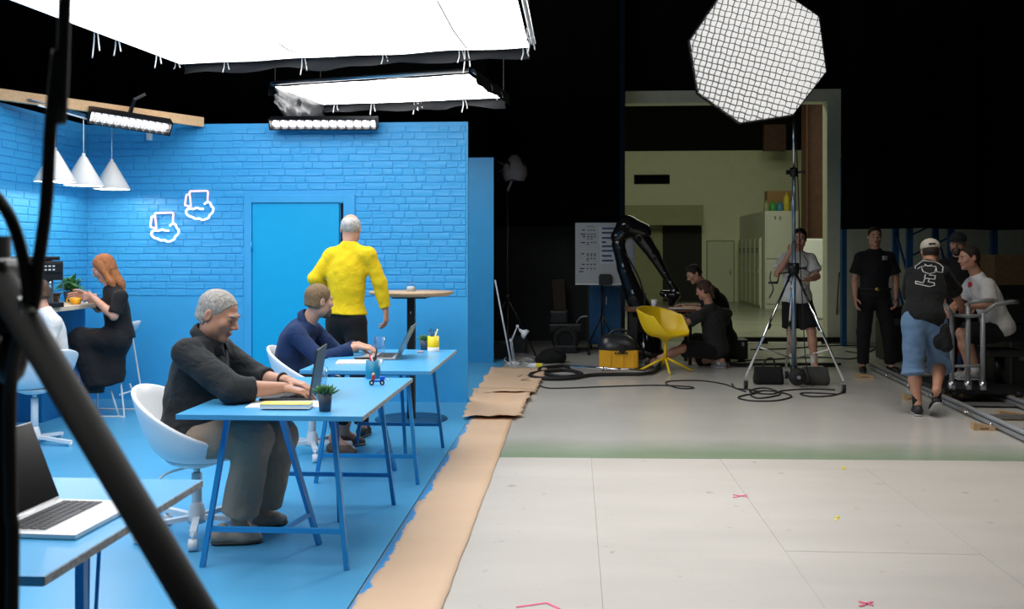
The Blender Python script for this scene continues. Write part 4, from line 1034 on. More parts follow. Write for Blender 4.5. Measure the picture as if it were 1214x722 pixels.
def person(label, J, skin=(.52, .30, .20), hair=None, top=None, bottom=None, shoes=None, hands=None, girth=1.0, belly=0.0, fine=True, hs=1.0, brow=(.05, .03, .02), beard=False, jaw=1.0,
           sit=None, extra=None, seed=0.0, wide=1.0, eye_white=(.30, .26, .24)):
    J = {k: Vector(v) for k, v in J.items()}
    base = V(J['pel'].x, J['pel'].y, 0.0)
    pal = [skin, (skin[0]*.80, skin[1]*.60, skin[2]*.62), eye_white, (.02, .012, .01), brow, (skin[0]*.35, skin[1]*.2, skin[2]*.2), (min(1, skin[0]*1.2), skin[1]*1.15, skin[2]*1.2)]
    up = (J['neck']-J['pel']).normalized(); lat = (J['shR']-J['shL']); lat = (lat-up*lat.dot(up)).normalized(); fr = up.cross(lat).normalized(); A = (lat, fr, up)
    plat = (J['hipR']-J['hipL']).normalized(); pfr = V(0, 0, 1).cross(plat).normalized(); PA = (plat, pfr, V(0, 0, 1))
    g = girth; hf, hu = J['hf'], J['hu']
    # ---- skin: one continuous figure
    B = SDF()
    B.ell(J['chest'], A, (.150*wide, .095*g, .19), .05); B.ell(J['pel'].lerp(J['chest'], .45), A, (.125*wide, .085*g, .16), .05); B.ell(J['pel'], PA, (.145*wide, .10*g, .11), .05)
    B.cone(J['shL'], J['shR'], .042, .042, .04)
    hs_, hf_, hu_ = ortho(hf, hu); skull = J['head']-hu_*.055*hs-hf_*.012*hs
    B.cone(J['neck']-up*.03, skull, .058*g**.5, .054*g**.5, .03)
    for q in 'LR':
        el, wr, sh = J['el'+q], J['wr'+q], J['sh'+q]; kn, an, hp, toe = J['kn'+q], J['an'+q], J['hip'+q], J['toe'+q]
        B.cone(sh, el, .042*g, .037*g, .03); fm = el.lerp(wr, .3); B.cone(el, fm, .036*g, .041*g, .02); B.cone(fm, wr, .041*g, .0275, .02, 0)
        B.cone(hp, kn, .082*g, .056*g, .03); cf = kn.lerp(an, .32); B.cone(kn, cf, .052, .056, .03); B.cone(cf, an, .056, .034, .03)
        B.cone(an-V(0, 0, .01), an.lerp(toe, .55)+V(0, 0, .01), .034, .022, .03)
    H = SDF(); head_sdf(H, J['head'], hf, hu, hs, True, beard, jaw)
    H.cone(J['neck'], skull, .055*g**.5, .054*g**.5, .03)
    chunks = [(B, .010 if fine else .012), (H, .0042 if fine else .0065)]
    for q in 'LR':
        hd = (hands or {}).get(q)
        d = J['wr'+q]-J['el'+q]
        Sg = SDF(); hd = hd or {}
        hand_sdf(Sg, J['wr'+q], hd.get('d', d), hd.get('n', V(0, 0, -1) if abs(d.normalized().z) < .7 else -lat*(1 if q == 'R' else -1)), q == 'R', hd.get('sc', 1.0), hd.get('curl', (.35, .45, .3)), hd.get('thumb', .25))
        chunks.append((Sg, .0036 if fine else .0055))
    body = sdf_object('person', chunks, skin_mat(), None, base, pal)
    body.location = base; tag(body, label, 'person', None)
    gh = .0085 if fine else .011
    sc_ = [(V(0, 0, sit), V(0, 0, -1))] if sit else []
    # ---- top
    if top:
        T = SDF(); m = cloth_mat(top['m'], top['col'], wr=top.get('wr', .35), wscale=top.get('ws', 7)); e = top.get('ease', .012)
        hem = J['pel']+up*top.get('hem', -.06); hc = [(hem, -up)]
        nk = J['neck']+up*top.get('neck', .0)-fr*.0; nc = (up+fr*(-.12)).normalized()
        T.ell(J['chest'], A, ((.160*wide+e)*g**.5, (.104+e)*g, .21), .05); T.ell(J['pel'].lerp(J['chest'], .48)+fr*belly*.5, A, ((.142*wide+e)*g**.7, (.100+e)*g+belly, .19), .06, 0, cuts=hc)
        T.ell(J['pel']+fr*belly*.3, A, ((.176*wide+e)*g**.7, (.130+e)*g+belly*.6, .16), .05, 0, cuts=hc+sc_)
        T.cone(J['shL']-up*.005, J['shR']-up*.005, .044+e*.6, .044+e*.6, .045)
        for q in 'LR': T.cone(J['neck']-up*.03, J['sh'+q], .058, .040+e*.5, .04)
        sl = top.get('sleeve', 1.0)                      # 0..1 upper arm, 1..2 forearm
        for q in 'LR':
            el, wr, sh = J['el'+q], J['wr'+q], J['sh'+q]; tp = top.get('tight', 0)
            if sl <= 1.0:
                en = sh.lerp(el, sl); dn = (el-sh).normalized(); T.cone(sh, sh.lerp(el, min(1, sl+.08)), (.049+e*.8)*g, (.052+e*1.6)*g, .035, cuts=[(en, dn)])
            else:
                T.cone(sh, el, (.050+e*.8)*g, (.043+e)*g, .035); en = el.lerp(wr, sl-1); dn = (wr-el).normalized()
                T.cone(el, el.lerp(wr, min(1, sl-1+.06)), (.045+e)*g, (.034+e*.9)*g*(1.0-.25*tp), .02, cuts=[(en, dn)])
        T.cone(J['neck']-up*.02, J['neck']+up*.06+(skull-J['neck']).normalized()*.02, .066*g**.5, .060*g**.5, .02, cuts=[(J['neck']+(up*.010 if not top.get('collar') else up*.004), ((skull-J['neck']).normalized()))])
        s_ = sdf_object(top.get('name', 'shirt'), [(T, gh)], m, body, base, None, top.get('disp', .006), top.get('dsc', 9), seed)
        s_.data['cloth'] = 1; body['_top'] = s_.name
        if top.get('collar'):
            nd = (skull-J['neck']).normalized(); c0 = J['neck']+nd*.012; gq = []
            su, sv = lat, nd.cross(lat).normalized()
            if sv.dot(fr) < 0: sv = -sv
            for k in range(5):
                tt = k/4; row = []
                for i in range(25):
                    a = math.pi*2*(i/24)*.93+math.pi*.5+.22; fo = (1+math.sin(a))/2; rr_ = (.062, .062, .066, .076, .088+.012*fo)[k]*g**.5; hh_ = (-.012, .018, .034, .022, -.008-.022*fo)[k]
                    row.append(c0+su*(rr_*math.cos(a)*1.02)+sv*(rr_*math.sin(a)*1.08)+nd*(hh_-.012-.034*math.sin(a)))
                gq.append(row)
            co = MB().sheet(gq).build('collar', m, s_, world=False); 
            for v_ in co.data.vertices: v_.co = v_.co-base
            solidify(co, .004)
        if top.get('belt_rib'):
            pass
    # ---- bottom
    if bottom:
        T = SDF(); m = cloth_mat(bottom['m'], bottom['col'], wr=bottom.get('wr', .3), wscale=bottom.get('ws', 6)); e = bottom.get('ease', .014); bl = bottom.get('len', 1.9)
        wz = J['pel']+up*bottom.get('waist', .10)
        T.ell(J['pel'], PA, ((.158*wide+e)*g**.7, (.112+e)*g+belly*.4, .15), .05, cuts=[(wz, up)]+sc_)
        for q in 'LR':
            kn, an, hp = J['kn'+q], J['an'+q], J['hip'+q]; fl = bottom.get('flare', 0)
            if bottom.get('skirt'):
                T.cone(hp, kn+V(-.02, 0, 0), .10*g, .092*g, .06); T.cone(kn+V(-.02, 0, 0), Vector(bottom['skirt'])+(kn-(J['knL']+J['knR'])/2)*.8+V(-.04, 0, 0), .092, .10, .06, cuts=[(Vector(bottom['skirt']), V(.2, 0, -1).normalized())])
            elif bl <= 1.0:
                en = hp.lerp(kn, bl); T.cone(hp, hp.lerp(kn, min(1.1, bl+.06)), (.090+e)*g, (.080+e+fl)*g, .05, cuts=[(en, (kn-hp).normalized())])
            else:
                T.cone(hp, kn, (.088+e)*g, (.064+e)*g, .045, cuts=sc_)
                en = kn.lerp(an, bl-1); T.cone(kn, kn.lerp(an, min(1.08, bl-1+.04)), (.062+e)*g, (.050+e+fl)*g, .03, cuts=[(en, (an-kn).normalized())])
        if bottom.get('skirt'):
            a, b = (J['knL']+J['knR'])/2, Vector(bottom['skirt']); T.cone(a+V(.08, 0, -.04), b+V(.06, 0, 0), .11, .13, .08, cuts=[(b, V(.2, 0, -1).normalized())]); T.cone(J['pel']+V(-.06, 0, -.02), b+V(.10, 0, .12), .11, .12, .08, cuts=[(b, V(.2, 0, -1).normalized())])
        t_ = sdf_object(bottom.get('name', 'trousers'), [(T, gh)], m, body, base, None, bottom.get('disp', .006), bottom.get('dsc', 8), seed+3)
        if bottom.get('belt'):
            pw = J['pel']+up*(bottom.get('waist', .10)-.02)
            pts = [pw+lat*((.166*wide+e)*g**.7*math.cos(a))+fr*((.118+e)*g*math.sin(a))-base for a in [2*math.pi*i/32 for i in range(32)]]
            bo = MB().tube(pts, .017, 6, closed=True).build('belt', M_rubber, t_)
            if bottom.get('buckle'): MB().ball(pw+fr*((.118+e)*g+.012)-base, .035, 12, (1, .4, .75)).build('buckle', mat('brass buckle', (.5, .36, .12), .35, .9), t_)
    # ---- shoes and socks
    if shoes:
        for q in 'LR':
            an, toe = J['an'+q], J['toe'+q]; dr = (toe-an); fw_ = J.get('foot'+q, dr); fw_ = Vector((fw_.x, fw_.y, fw_.z if ('foot'+q) in J else 0)).normalized()
            sd = fw_.cross(V(0, 0, 1)); sd = sd.normalized() if sd.length > .1 else lat; un = sd.cross(fw_).normalized()
            if un.z < -.2: un = -un
            L = shoes.get('L', .275); hl = toe-fw_*L*.93; 
            T = SDF(); T.cone(hl+fw_*.045+un*.045, toe-fw_*.085+un*.040, .038, .041, .02, 0, None, [(toe+un*.012, -un)]); T.cone(toe-fw_*.10+un*.036, toe-fw_*.035+un*.028, .040, .028, .02, 0, None, [(toe+un*.012, -un)])
            T.cone(hl+fw_*.05+un*.05, hl+fw_*.065+un*(.075+shoes.get('high', 0)), .038, .036, .02, 0)
            sm = mat(shoes['m'], shoes['col'], .6, var=.08, scale=30)
            so = sdf_object('shoe', [(T, .0055 if fine else .008)], sm, body, base)
            K = SDF(); fl_ = (un, .30); K.cone(hl+fw_*.045+un*.012, toe-fw_*.085+un*.012, .040, .045, .01, 0, fl_); K.cone(toe-fw_*.085+un*.012, toe-fw_*.038+un*.012, .045, .036, .01, 0, fl_)
            sdf_object('sole', [(K, .005 if fine else .007)], mat(shoes['m']+' sole', shoes.get('sole', (.1, .1, .1)), .6), so, base)
            if shoes.get('sock'):
                MB().tube([an-V(0, 0, .05)-base, an+(J['kn'+q]-an).normalized()*shoes.get('sock_h', .08)-base], [.042, .043], 14).build('sock', cloth_mat(shoes['m']+' sock', shoes['sock']), body)
    # ---- hair
    if hair:
        s, f, u = ortho(hf, hu); HA = (s, f, u); hd = J['head']; P = lambda x, y, z: hd+(s*x+f*y+u*z)*hs; D = lambda x, y, z: (s*x+f*y+u*z).normalized()
        T = SDF(); st = hair['style']; th = hair.get('th', .010); hl_ = hair.get('line', .058)
        front = (P(0, hl_, .062), D(0, 1, -.62)); nape = (P(0, 0, -.062), D(0, -.25, -1)); side = (P(0, .028, -.02), D(0, 1, -.42))
        if st in ('short', 'long', 'bun', 'quiff'):
            T.ell(P(0, -.010-min(th*.55, .004), .036+th*.2), HA, ((.0755+th*.8)*hs, (.096+th*.5)*hs, (.083+th)*hs), .01, 0, [front, nape])
            T.ell(P(0, -.030, -.02), HA, (.071*hs+th*.6, .075*hs+th*.4, .07*hs), .02, 0, [(P(0, -.012, 0), D(0, 1, -.25)), nape])
            if st == 'quiff': T.ell(P(0, .045, .095), HA, (.055*hs, .05*hs, .03*hs), .03)
        if st == 'thin':
            T.ell(P(0, -.012, .030), HA, ((.0755+th)*hs, (.096+th)*hs, (.075+th)*hs), .01, 0, [(P(0, .03, .05), D(0, 1, -.5)), nape])
        if st == 'long':
            for q in (-1, 1):
                T.cone(P(q*.062, .005, .02), P(q*.075, -.02, -.16), .034*hs, .028*hs, .03); T.cone(P(q*.075, -.02, -.15), P(q*.07, -.03, hair.get('drop', -.25)), .03*hs, .012*hs, .03)
            T.cone(P(0, -.06, .0), P(0, -.075, -.20), .06*hs, .045*hs, .03, 0, (f, .7)); T.cone(P(.0, -.075, -.18), P(0, -.07, hair.get('drop', -.25)), .045*hs, .02, .03, 0, (f, .7))
        if st == 'bun': T.ell(P(0, -.115, .0), HA, (.04, .036, .04), .015); T.cone(P(0, -.09, -.03), P(0, -.10, -.12), .035, .018, .02)
        if st != 'cap': sdf_object('hair', [(T, .0045 if fine else .007)], hair_mat(hair['m'], hair['col']), body, base, None, .002, 60, seed)
        else:
            T.ell(P(0, -.012, .005), HA, (.079*hs, .099*hs, .075*hs), .01, 0, [(P(0, .02, .0), D(0, 1, -.3)), nape])
            sdf_object('hair', [(T, .006)], hair_mat(hair['m'], hair['col']), body, base, None, .003, 45, seed)
            K = SDF(); K.ell(P(0, -.010, .052), HA, (.088*hs, .108*hs, .080*hs), .01, 0, [(P(0, 0, .030), D(0, .08, -1))])
            cm_ = cloth_mat(hair['cm'], hair['cap'], wr=.05); co = sdf_object('cap', [(K, .005)], cm_, body, base)
            BK = SDF(); sg = hair.get('brim', 1); BK.ell(P(0, sg*.105, .034), HA, (.070, .075, .007), .004, 0); sdf_object('brim', [(BK, .005)], cm_, co, base)
            if hair.get('strap'): MB().box(P(0, -.112, .052)-base, (.06, .012, .022), Matrix((s, f, u)).transposed(), bev=.004).build('strap_opening', M_black, co)
    body.pop('_top', None)
    return body, base
# ---------------------------------------------------------------- the ten-odd people, posed joint by joint
SK1 = (.46, .235, .145); SK2 = (.58, .33, .23); SK3 = (.50, .27, .18)
Z = lambda p, z: V(p[0], p[1], z)
# man in black shirt at the near desk
J = dict(pel=at(232, 514, 4.95), chest=at(236, 443, 4.94), neck=at(248, 402, 4.94), head=at(258, 374, 4.93), hf=(.90, -.10, -.34), hu=(.34, 0, .94),
         shR=at(222, 419, 4.75), shL=at(258, 413, 5.13), elR=at(276, 463, 4.66), elL=at(303, 449, 5.17), wrR=at(337, 468, 4.80), wrL=at(341, 459, 5.07),
         hipR=at(238, 522, 4.85), hipL=at(242, 519, 5.05), knR=at(301, 520, 4.81), knL=at(331, 517, 5.08), anR=at(283, 618, 4.84), anL=at(311, 606, 5.10),
         toeR=ground(313, 643), toeL=ground(341, 620))
J['wrR'].z = TZ+.062; J['wrL'].z = TZ+.062
hk = dict(d=(1, .12, -.22), n=(0, 0, -1), curl=(.25, .40, .25), thumb=.1)
person('grey-haired man in a black shirt and khaki trousers typing on a laptop', J, (.50, .27, .18), dict(style='short', m='grey hair', col=(.33, .305, .275), th=.006, line=.060),
       dict(name='shirt', m='black shirt cotton', col=(.022, .024, .026), sleeve=1.42, hem=-.07, collar=True, disp=.008, ease=.02, wr=.45),
       dict(m='khaki twill', col=(.30, .235, .175), flare=.012, len=1.90, ease=.02, disp=.007, wr=.4), dict(m='taupe canvas shoe', col=(.36, .30, .235), sole=(.05, .045, .04), L=.29),
       dict(R=hk, L=dict(d=(1, -.15, -.22), n=(0, 0, -1), curl=(.25, .40, .25), thumb=.1)), girth=1.14, belly=.07, jaw=1.12, hs=1.07, brow=(.16, .13, .11), seed=1.0, sit=.445)
b = bpy.data.objects['person']
ax = (J['wrL']-J['elL']).normalized(); p = J['wrL']-ax*.035-b.location; d_, u_, w_ = basis(ax)
t = MB().tube([p+(u_*math.cos(a)+w_*math.sin(a))*.037 for a in [k*.3142*1 for k in range(20)]], .007, 6, closed=True).build('wristband', M_rubber, b)
# man in navy shirt
J = dict(pel=at(347, 449, 7.02), chest=at(350, 410, 7.01), neck=at(364, 382, 7.01), head=at(378, 357, 7.01), hf=(.72, .68, -.08), hu=(.1, .05, 1),
         shR=at(349, 396, 6.84), shL=at(372, 392, 7.18), elR=at(381, 427, 6.80), elL=at(402, 420, 7.2), wrR=at(424, 421, 6.93), wrL=at(425, 418, 7.10),
         hipR=at(352, 453, 6.93), hipL=at(355, 451, 7.12), knR=at(413, 466, 6.93), knL=at(417, 463, 7.18), anR=at(396, 519, 7.02), anL=at(408, 512, 7.30),
         toeR=ground(424, 541), toeL=ground(434, 527))
J['wrR'].z = J['wrL'].z = TZ+.06
person('blond man in a navy shirt seated at the rear desk, head turned away', J, SK2, dict(style='short', m='dark blond hair', col=(.20, .125, .065), th=.009, line=.066),
       dict(m='navy shirt cotton', col=(.014, .032, .095), sleeve=1.82, hem=-.08, collar=True, disp=.007, ease=.016), dict(m='black trousers', col=(.012, .012, .015), len=1.62),
       dict(m='brown loafer', col=(.12, .075, .055), sole=(.35, .27, .20)), dict(R=dict(d=(1, .15, -.15), n=(0, 0, -1)), L=dict(d=(1, -.1, -.15), n=(0, 0, -1))), brow=(.16, .09, .04), beard=True, seed=4.0, sit=.43)
# man in yellow sweater
J = dict(pel=at(410, 377, 7.9), chest=at(411, 325, 7.88), neck=at(414, 289, 7.9), head=at(416, 271.5, 7.93), hf=(-.06, .96, -.12), hu=(0, .12, 1),
         shL=at(393, 303, 7.9), shR=at(437, 302, 7.86), elL=at(373.5, 331, 7.86), elR=at(450, 335, 7.9), wrL=at(392, 346, 8.06), wrR=at(457, 367, 7.93),
         hipL=at(400, 384, 7.92), hipR=at(421, 384, 7.88), knL=at(398, 442, 8.0), knR=at(426, 443, 7.83), anL=at(396, 498, 8.12), anR=at(429, 499, 7.70))
J['toeL'] = V(J['anL'].x-.02, J['anL'].y+.19, 0); J['toeR'] = V(J['anR'].x+.02, J['anR'].y+.19, 0)
J['anL'].z = J['anR'].z = .09
person('white-haired man in a yellow sweater and black trousers walking to the door', J, SK2, dict(style='thin', m='white hair', col=(.52, .49, .45), th=.006),
       dict(name='sweater', m='yellow knit', col=(.78, .55, .012), sleeve=1.93, hem=.035, disp=.007, ease=.016, wr=.25), dict(m='black jeans', col=(.010, .010, .012), len=1.95, waist=.12, ease=.012),
       dict(m='dark leather shoe', col=(.03, .025, .022)), dict(R=dict(d=(.05, .12, -1), n=(-1, .2, 0), curl=(.4, .5, .35)), L=dict(d=(1, .4, .1), n=(0, 1, 0))), brow=(.4, .38, .35), seed=7.0, wide=.97, girth=.98)
# woman at the bar
J = dict(pel=at(142, 398, 8.5), chest=at(137.5, 362, 8.5), neck=at(132, 341, 8.5), head=at(123.5, 318, 8.5), hf=(-.88, -.12, -.46), hu=(-.44, 0, .9),
         shL=at(143, 352, 8.34), shR=at(134, 351, 8.66), elL=at(135, 375, 8.28), elR=at(117, 366, 8.70), wrL=at(109, 360, 8.36), wrR=at(102, 356, 8.58),
         hipL=at(138, 403, 8.41), hipR=at(137, 403, 8.6), knL=at(98, 402, 8.40), knR=at(97, 401, 8.62), anL=at(112, 455, 8.42), anR=at(114, 455, 8.58))
J['toeL'] = J['anL']+V(-.15, -.02, -.085); J['toeR'] = J['anR']+V(-.15, 0, -.085)
CUP = V(at(92, 356, 8.42).x, 8.42, CZ)
J['wrL'].z = CZ+.075; J['wrR'].z = CZ+.085
person('woman with long ginger hair in a black dress holding a yellow cup', J, (.60, .34, .25), dict(style='long', m='ginger hair', col=(.33, .125, .045), th=.012, drop=-.27, line=.066),
       dict(name='dress_top', m='black jersey', col=(.012, .012, .014), sleeve=.86, hem=-.04, disp=.004, ease=.008, wr=.2), dict(name='skirt', m='black skirt cloth soft', col=(.014, .014, .016), skirt=at(119, 455, 8.5), disp=.010, dsc=6),
       dict(m='black ankle boot', col=(.012, .012, .012), sole=(.02, .02, .02), L=.25, high=.04), dict(L=dict(d=(-1, .25, -.1), n=(.2, 1, -.3), curl=(.45, .5, .3), sc=.92), R=dict(d=(-1, -.3, -.15), n=(-.1, -1, -.2), curl=(.45, .5, .3), sc=.92)), girth=.95, wide=.92, hs=.98, jaw=.9, brow=(.2, .09, .04), seed=9.0)
t = thing('yellow_cup', 'yellow coffee cup held in the hands of the woman in black', 'cup', CUP+V(-.02, 0, 0))
MB().lathe([(.028, 0), (.045, .012), (.052, .06), (.049, .06), (.041, .014), (0, .01)], n=28).build('bowl', M_vacyellow, t)
MB().tube(curve_pts([(-.048, 0, .05), (-.078, 0, .045), (-.075, 0, .02), (-.044, 0, .016)], 5), .006, 8).build('handle', M_vacyellow, t)
MB().lathe([(0, .048), (.047, .048)], n=20).build('coffee', mat('coffee', (.06, .025, .01), .2), t)
# person in white tee, mostly hidden by the stand
J = dict(pel=at(61, 436, 7.5), chest=at(59, 398, 7.5), neck=at(51, 368, 7.5), head=at(43, 349, 7.5), hf=(-.92, .30, -.2), hu=(-.2, 0, 1),
         shL=at(63, 383, 7.32), shR=at(48, 380, 7.68), elL=at(50, 418, 7.26), elR=at(25, 408, 7.7), wrL=at(16, 428, 7.32), wrR=at(-8, 412, 7.6),
         hipL=at(56, 442, 7.4), hipR=at(54, 441, 7.6), knL=at(-12, 447, 7.36), knR=at(-14, 446, 7.62), anL=at(13, 506, 7.36), anR=at(-25, 506, 7.62))
J['toeL'] = ground(-8, 527); J['toeR'] = ground(-45, 523)
person('brown-haired person in a white tee seated by the bar, back turned', J, SK2, dict(style='short', m='brown hair', col=(.10, .055, .03), th=.012),
       dict(name='tee', m='white tee jersey', col=(.72, .71, .69), sleeve=.8, hem=-.08, disp=.006, ease=.016, wr=.25), dict(m='dark denim', col=(.018, .026, .045), len=1.85), dict(m='black sneaker', col=(.02, .02, .02)), seed=11.0)
# man with the camera behind the light stand
J = dict(pel=at(944, 352, 12.4), chest=at(944, 318, 12.4), neck=at(946, 298.5, 12.38), head=at(948, 283, 12.33), hf=(-.25, -.95, -.12), hu=(0, -.1, 1),
         shR=at(931, 306.5, 12.4), shL=at(961, 306.5, 12.4), elR=at(921, 325, 12.28), elL=at(969, 328, 12.3), wrR=at(936, 301, 12.14), wrL=at(957, 332, 12.08),
         hipR=at(937, 357, 12.4), hipL=at(953, 357, 12.4), knR=at(938, 393, 12.42), knL=at(962, 393, 12.3), anR=at(941, 427, 12.5), anL=at(966, 428, 12.2))
J['anR'].z = J['anL'].z = .1; J['toeR'] = V(J['anR'].x-.04, J['anR'].y-.17, 0); J['toeL'] = V(J['anL'].x+.06, J['anL'].y-.17, 0)
bo, base = person('man in a white printed tee and black shorts raising a hand to his face', J, SK3, dict(style='short', m='black hair', col=(.010, .009, .009), th=.014),
       dict(name='tee', m='white printed tee', col=(.60, .60, .58), sleeve=.72, hem=-.07, disp=.006, ease=.022), dict(name='shorts', m='black shorts cloth', col=(.010, .010, .011), len=.88, flare=.02),
       dict(m='black trainer', col=(.012, .012, .012), sole=(.02, .02, .02), sock=(.55, .54, .52), sock_h=.12), dict(R=dict(d=(.5, -.1, .85), n=(.3, .9, 0)), L=dict(d=(-.8, -.3, -.1), n=(0, 0, 1))), fine=False, seed=13.0)
# man in black tee, arms hanging
J = dict(pel=at(1036, 350, 12.3), chest=at(1037, 316, 12.3), neck=at(1037.5, 296, 12.3), head=at(1037, 280.5, 12.26), hf=(-.12, -.98, -.1), hu=(0, -.1, 1),
         shR=at(1020, 305, 12.3), shL=at(1054, 305, 12.3), elR=at(1013.5, 330, 12.32), elL=at(1062, 330, 12.32), wrR=at(1014, 353, 12.22), wrL=at(1062, 353, 12.22),
         hipR=at(1027, 355, 12.3), hipL=at(1046, 355, 12.3), knR=at(1024, 393, 12.28), knL=at(1053, 393, 12.28), anR=at(1023, 428, 12.32), anL=at(1056, 428, 12.32))
J['anR'].z = J['anL'].z = .09; J['toeR'] = V(J['anR'].x-.05, J['anR'].y-.18, 0); J['toeL'] = V(J['anL'].x+.05, J['anL'].y-.18, 0)
man_a, base_a = person('man in a black tee and black trousers with a belt standing arms down', J, SK3, dict(style='short', m='dark brown hair', col=(.03, .018, .012), th=.006),
       dict(name='tee', m='black tee jersey', col=(.010, .010, .011), sleeve=.78, hem=-.02, disp=.006, ease=.022), dict(m='black work trousers', col=(.010, .010, .011), len=1.95, waist=.10, belt=True, buckle=True, ease=.02),
       dict(m='black leather shoe', col=(.012, .012, .012)), fine=False, seed=15.0, wide=1.05)
# man in denim shorts pushing the dolly
J = dict(pel=at(1095, 374, 9.10), chest=at(1098, 340, 9.24), neck=at(1101, 314, 9.40), head=at(1103, 299, 9.50), hf=(.15, .95, -.25), hu=(0, .2, 1),
         shL=at(1082, 325, 9.34), shR=at(1117, 323, 9.34), elL=at(1079, 352, 9.52), elR=at(1131, 346, 9.58), wrL=at(1102, 362, 9.8), wrR=at(1139, 361, 9.83),
         hipL=at(1084, 384, 9.1), hipR=at(1107, 384, 9.1), knL=at(1083, 437, 9.12), knR=at(1114, 430, 9.26), anL=at(1088, 478, 9.06), anR=at(1110.5, 462, 8.92))
J['anL'].z = .10; J['toeL'] = V(J['anL'].x+.03, J['anL'].y+.17, 0); J['toeR'] = V(J['anR'].x+.02, J['anR'].y+.17, .0); J['footR'] = V(.05, .84, -.54)
man_d, base_d = person('man in a cream cap, black printed tee and denim shorts seen from behind', J, (.46, .24, .155), dict(style='cap', m='short dark hair', col=(.03, .02, .015), cm='cream cap cotton', cap=(.50, .45, .36), strap=True),
       dict(name='tee', m='black tee cotton', col=(.011, .011, .012), sleeve=.95, hem=-.11, disp=.007, ease=.022), dict(name='shorts', m='blue denim', col=(.13, .22, .36), len=1.14, flare=.045, ease=.026, waist=.02, disp=.009),
       dict(m='black canvas shoe', col=(.015, .015, .016), sole=(.45, .44, .43), sock=(.015, .015, .015), sock_h=.14), seed=17.0, wide=.96)
S = SDF(); hp_ = at(1120, 402, 9.0); S.cone(hp_+V(0, 0, .09), hp_+V(.01, 0, -.06), .045, .06, .03); S.ell(hp_+V(-.05, 0, -.03), (V(1, 0, 0), V(0, 1, 0), V(0, 0, 1)), (.05, .04, .07), .02)
sdf_object('hip_pouch', [(S, .008)], cloth_mat('black pouch', (.010, .010, .011)), man_d, base_d, None, .008, 14, 2.0)
# bearded man behind
J = dict(pel=at(1136, 366, 10.9), chest=at(1136, 327, 10.9), neck=at(1136, 306, 10.9), head=at(1135.5, 289, 10.86), hf=(-.5, -.85, -.1), hu=(0, -.1, 1),
         shR=at(1119, 314, 10.9), shL=at(1153, 314, 10.9), elR=at(1114, 342, 10.9), elL=at(1160, 342, 10.9), wrR=at(1120, 364, 10.75), wrL=at(1155, 364, 10.75),
         hipR=at(1126, 372, 10.9), hipL=at(1147, 372, 10.9), knR=at(1127, 412, 10.85), knL=at(1148, 412, 10.9), anR=at(1126, 452, 10.9), anL=at(1149, 452, 10.95))
J['anR'].z = J['anL'].z = .09; J['toeR'] = V(J['anR'].x-.04, J['anR'].y-.18, 0); J['toeL'] = V(J['anL'].x+.04, J['anL'].y-.18, 0)
person('bearded man in black with a dark cap standing behind the dolly', J, SK3, dict(style='cap', m='black beard hair', col=(.012, .01, .009), cm='black cap cotton', cap=(.02, .02, .022)),
       dict(name='tee', m='black tee plain', col=(.010, .010, .011), sleeve=.8, hem=-.05, ease=.02), dict(m='black cargo trousers', col=(.010, .010, .011), len=1.95), dict(m='black boot', col=(.012, .012, .012)), fine=False, beard=True, seed=19.0)
# man in white tee seated on the dolly
J = dict(pel=at(1183, 388, 10.2), chest=at(1170, 352, 10.2), neck=at(1158, 326, 10.2), head=at(1149, 306, 10.18), hf=(-.97, -.12, -.12), hu=(-.12, 0, 1),
         shL=at(1171, 338, 10.0), shR=at(1152, 337, 10.4), elL=at(1173, 361, 9.93), elR=at(1140, 356, 10.45), wrL=at(1145, 363, 9.94), wrR=at(1128, 364, 10.3),
         hipL=at(1178, 395, 10.1), hipR=at(1176, 394, 10.3), knL=at(1143, 396, 10.05), knR=at(1140, 395, 10.38), anL=at(1158, 441, 10.05), anR=at(1150, 440, 10.4))
J['toeL'] = J['anL']+V(-.2, 0, -.085); J['toeR'] = J['anR']+V(-.2, 0, -.085)
man_f, base_f = person('man in a white tee with a red chest print sitting on the dolly', J, SK3, dict(style='short', m='dark crew cut', col=(.025, .016, .012), th=.006),
       dict(name='tee', m='white tee cotton', col=(.55, .54, .52), sleeve=.85, hem=-.08, disp=.006, ease=.026), dict(name='shorts', m='black shorts jersey', col=(.010, .010, .011), len=.95, flare=.02),
       dict(m='grey sneaker', col=(.30, .28, .27), sole=(.5, .5, .5), sock=(.5, .5, .5)), fine=False, seed=21.0)
# two crew members crouching at the robot table
J = dict(pel=at(848, 413, 12.65), chest=at(846, 384, 12.62), neck=at(841, 361, 12.60), head=at(835, 344, 12.60), hf=(-.82, .5, -.28), hu=(-.2, .1, 1),
         shL=at(828, 375, 12.45), shR=at(861, 372, 12.80), elL=at(815, 382, 12.42), elR=at(855, 384, 12.95), wrL=at(798, 371, 12.78), wrR=at(826, 374, 13.00),
         hipL=at(841, 416, 12.55), hipR=at(856, 416, 12.75), knL=at(810, 413, 12.40), knR=at(826, 425, 12.90), anL=at(774, 420, 12.45), anR=at(856, 429, 12.60))
J['toeL'] = ground(764, 432); J['anL'].z = .10; J['toeR'] = V(J['anR'].x-.12, J['anR'].y+.14, .0); J['anR'].z = .1
person('crew member with brown tied hair and charcoal tee crouching beside the yellow chair', J, SK3, dict(style='bun', m='brown tied hair', col=(.055, .028, .018), th=.014),
       dict(name='tee', m='charcoal tee', col=(.026, .027, .026), sleeve=.8, hem=-.09, ease=.026, disp=.008), dict(name='shorts', m='black cotton shorts', col=(.010, .010, .010), len=.97, flare=.02), dict(m='grey runner', col=(.20, .20, .20), sole=(.4, .4, .4), sock=(.5, .5, .5)),
       fine=False, seed=23.0)
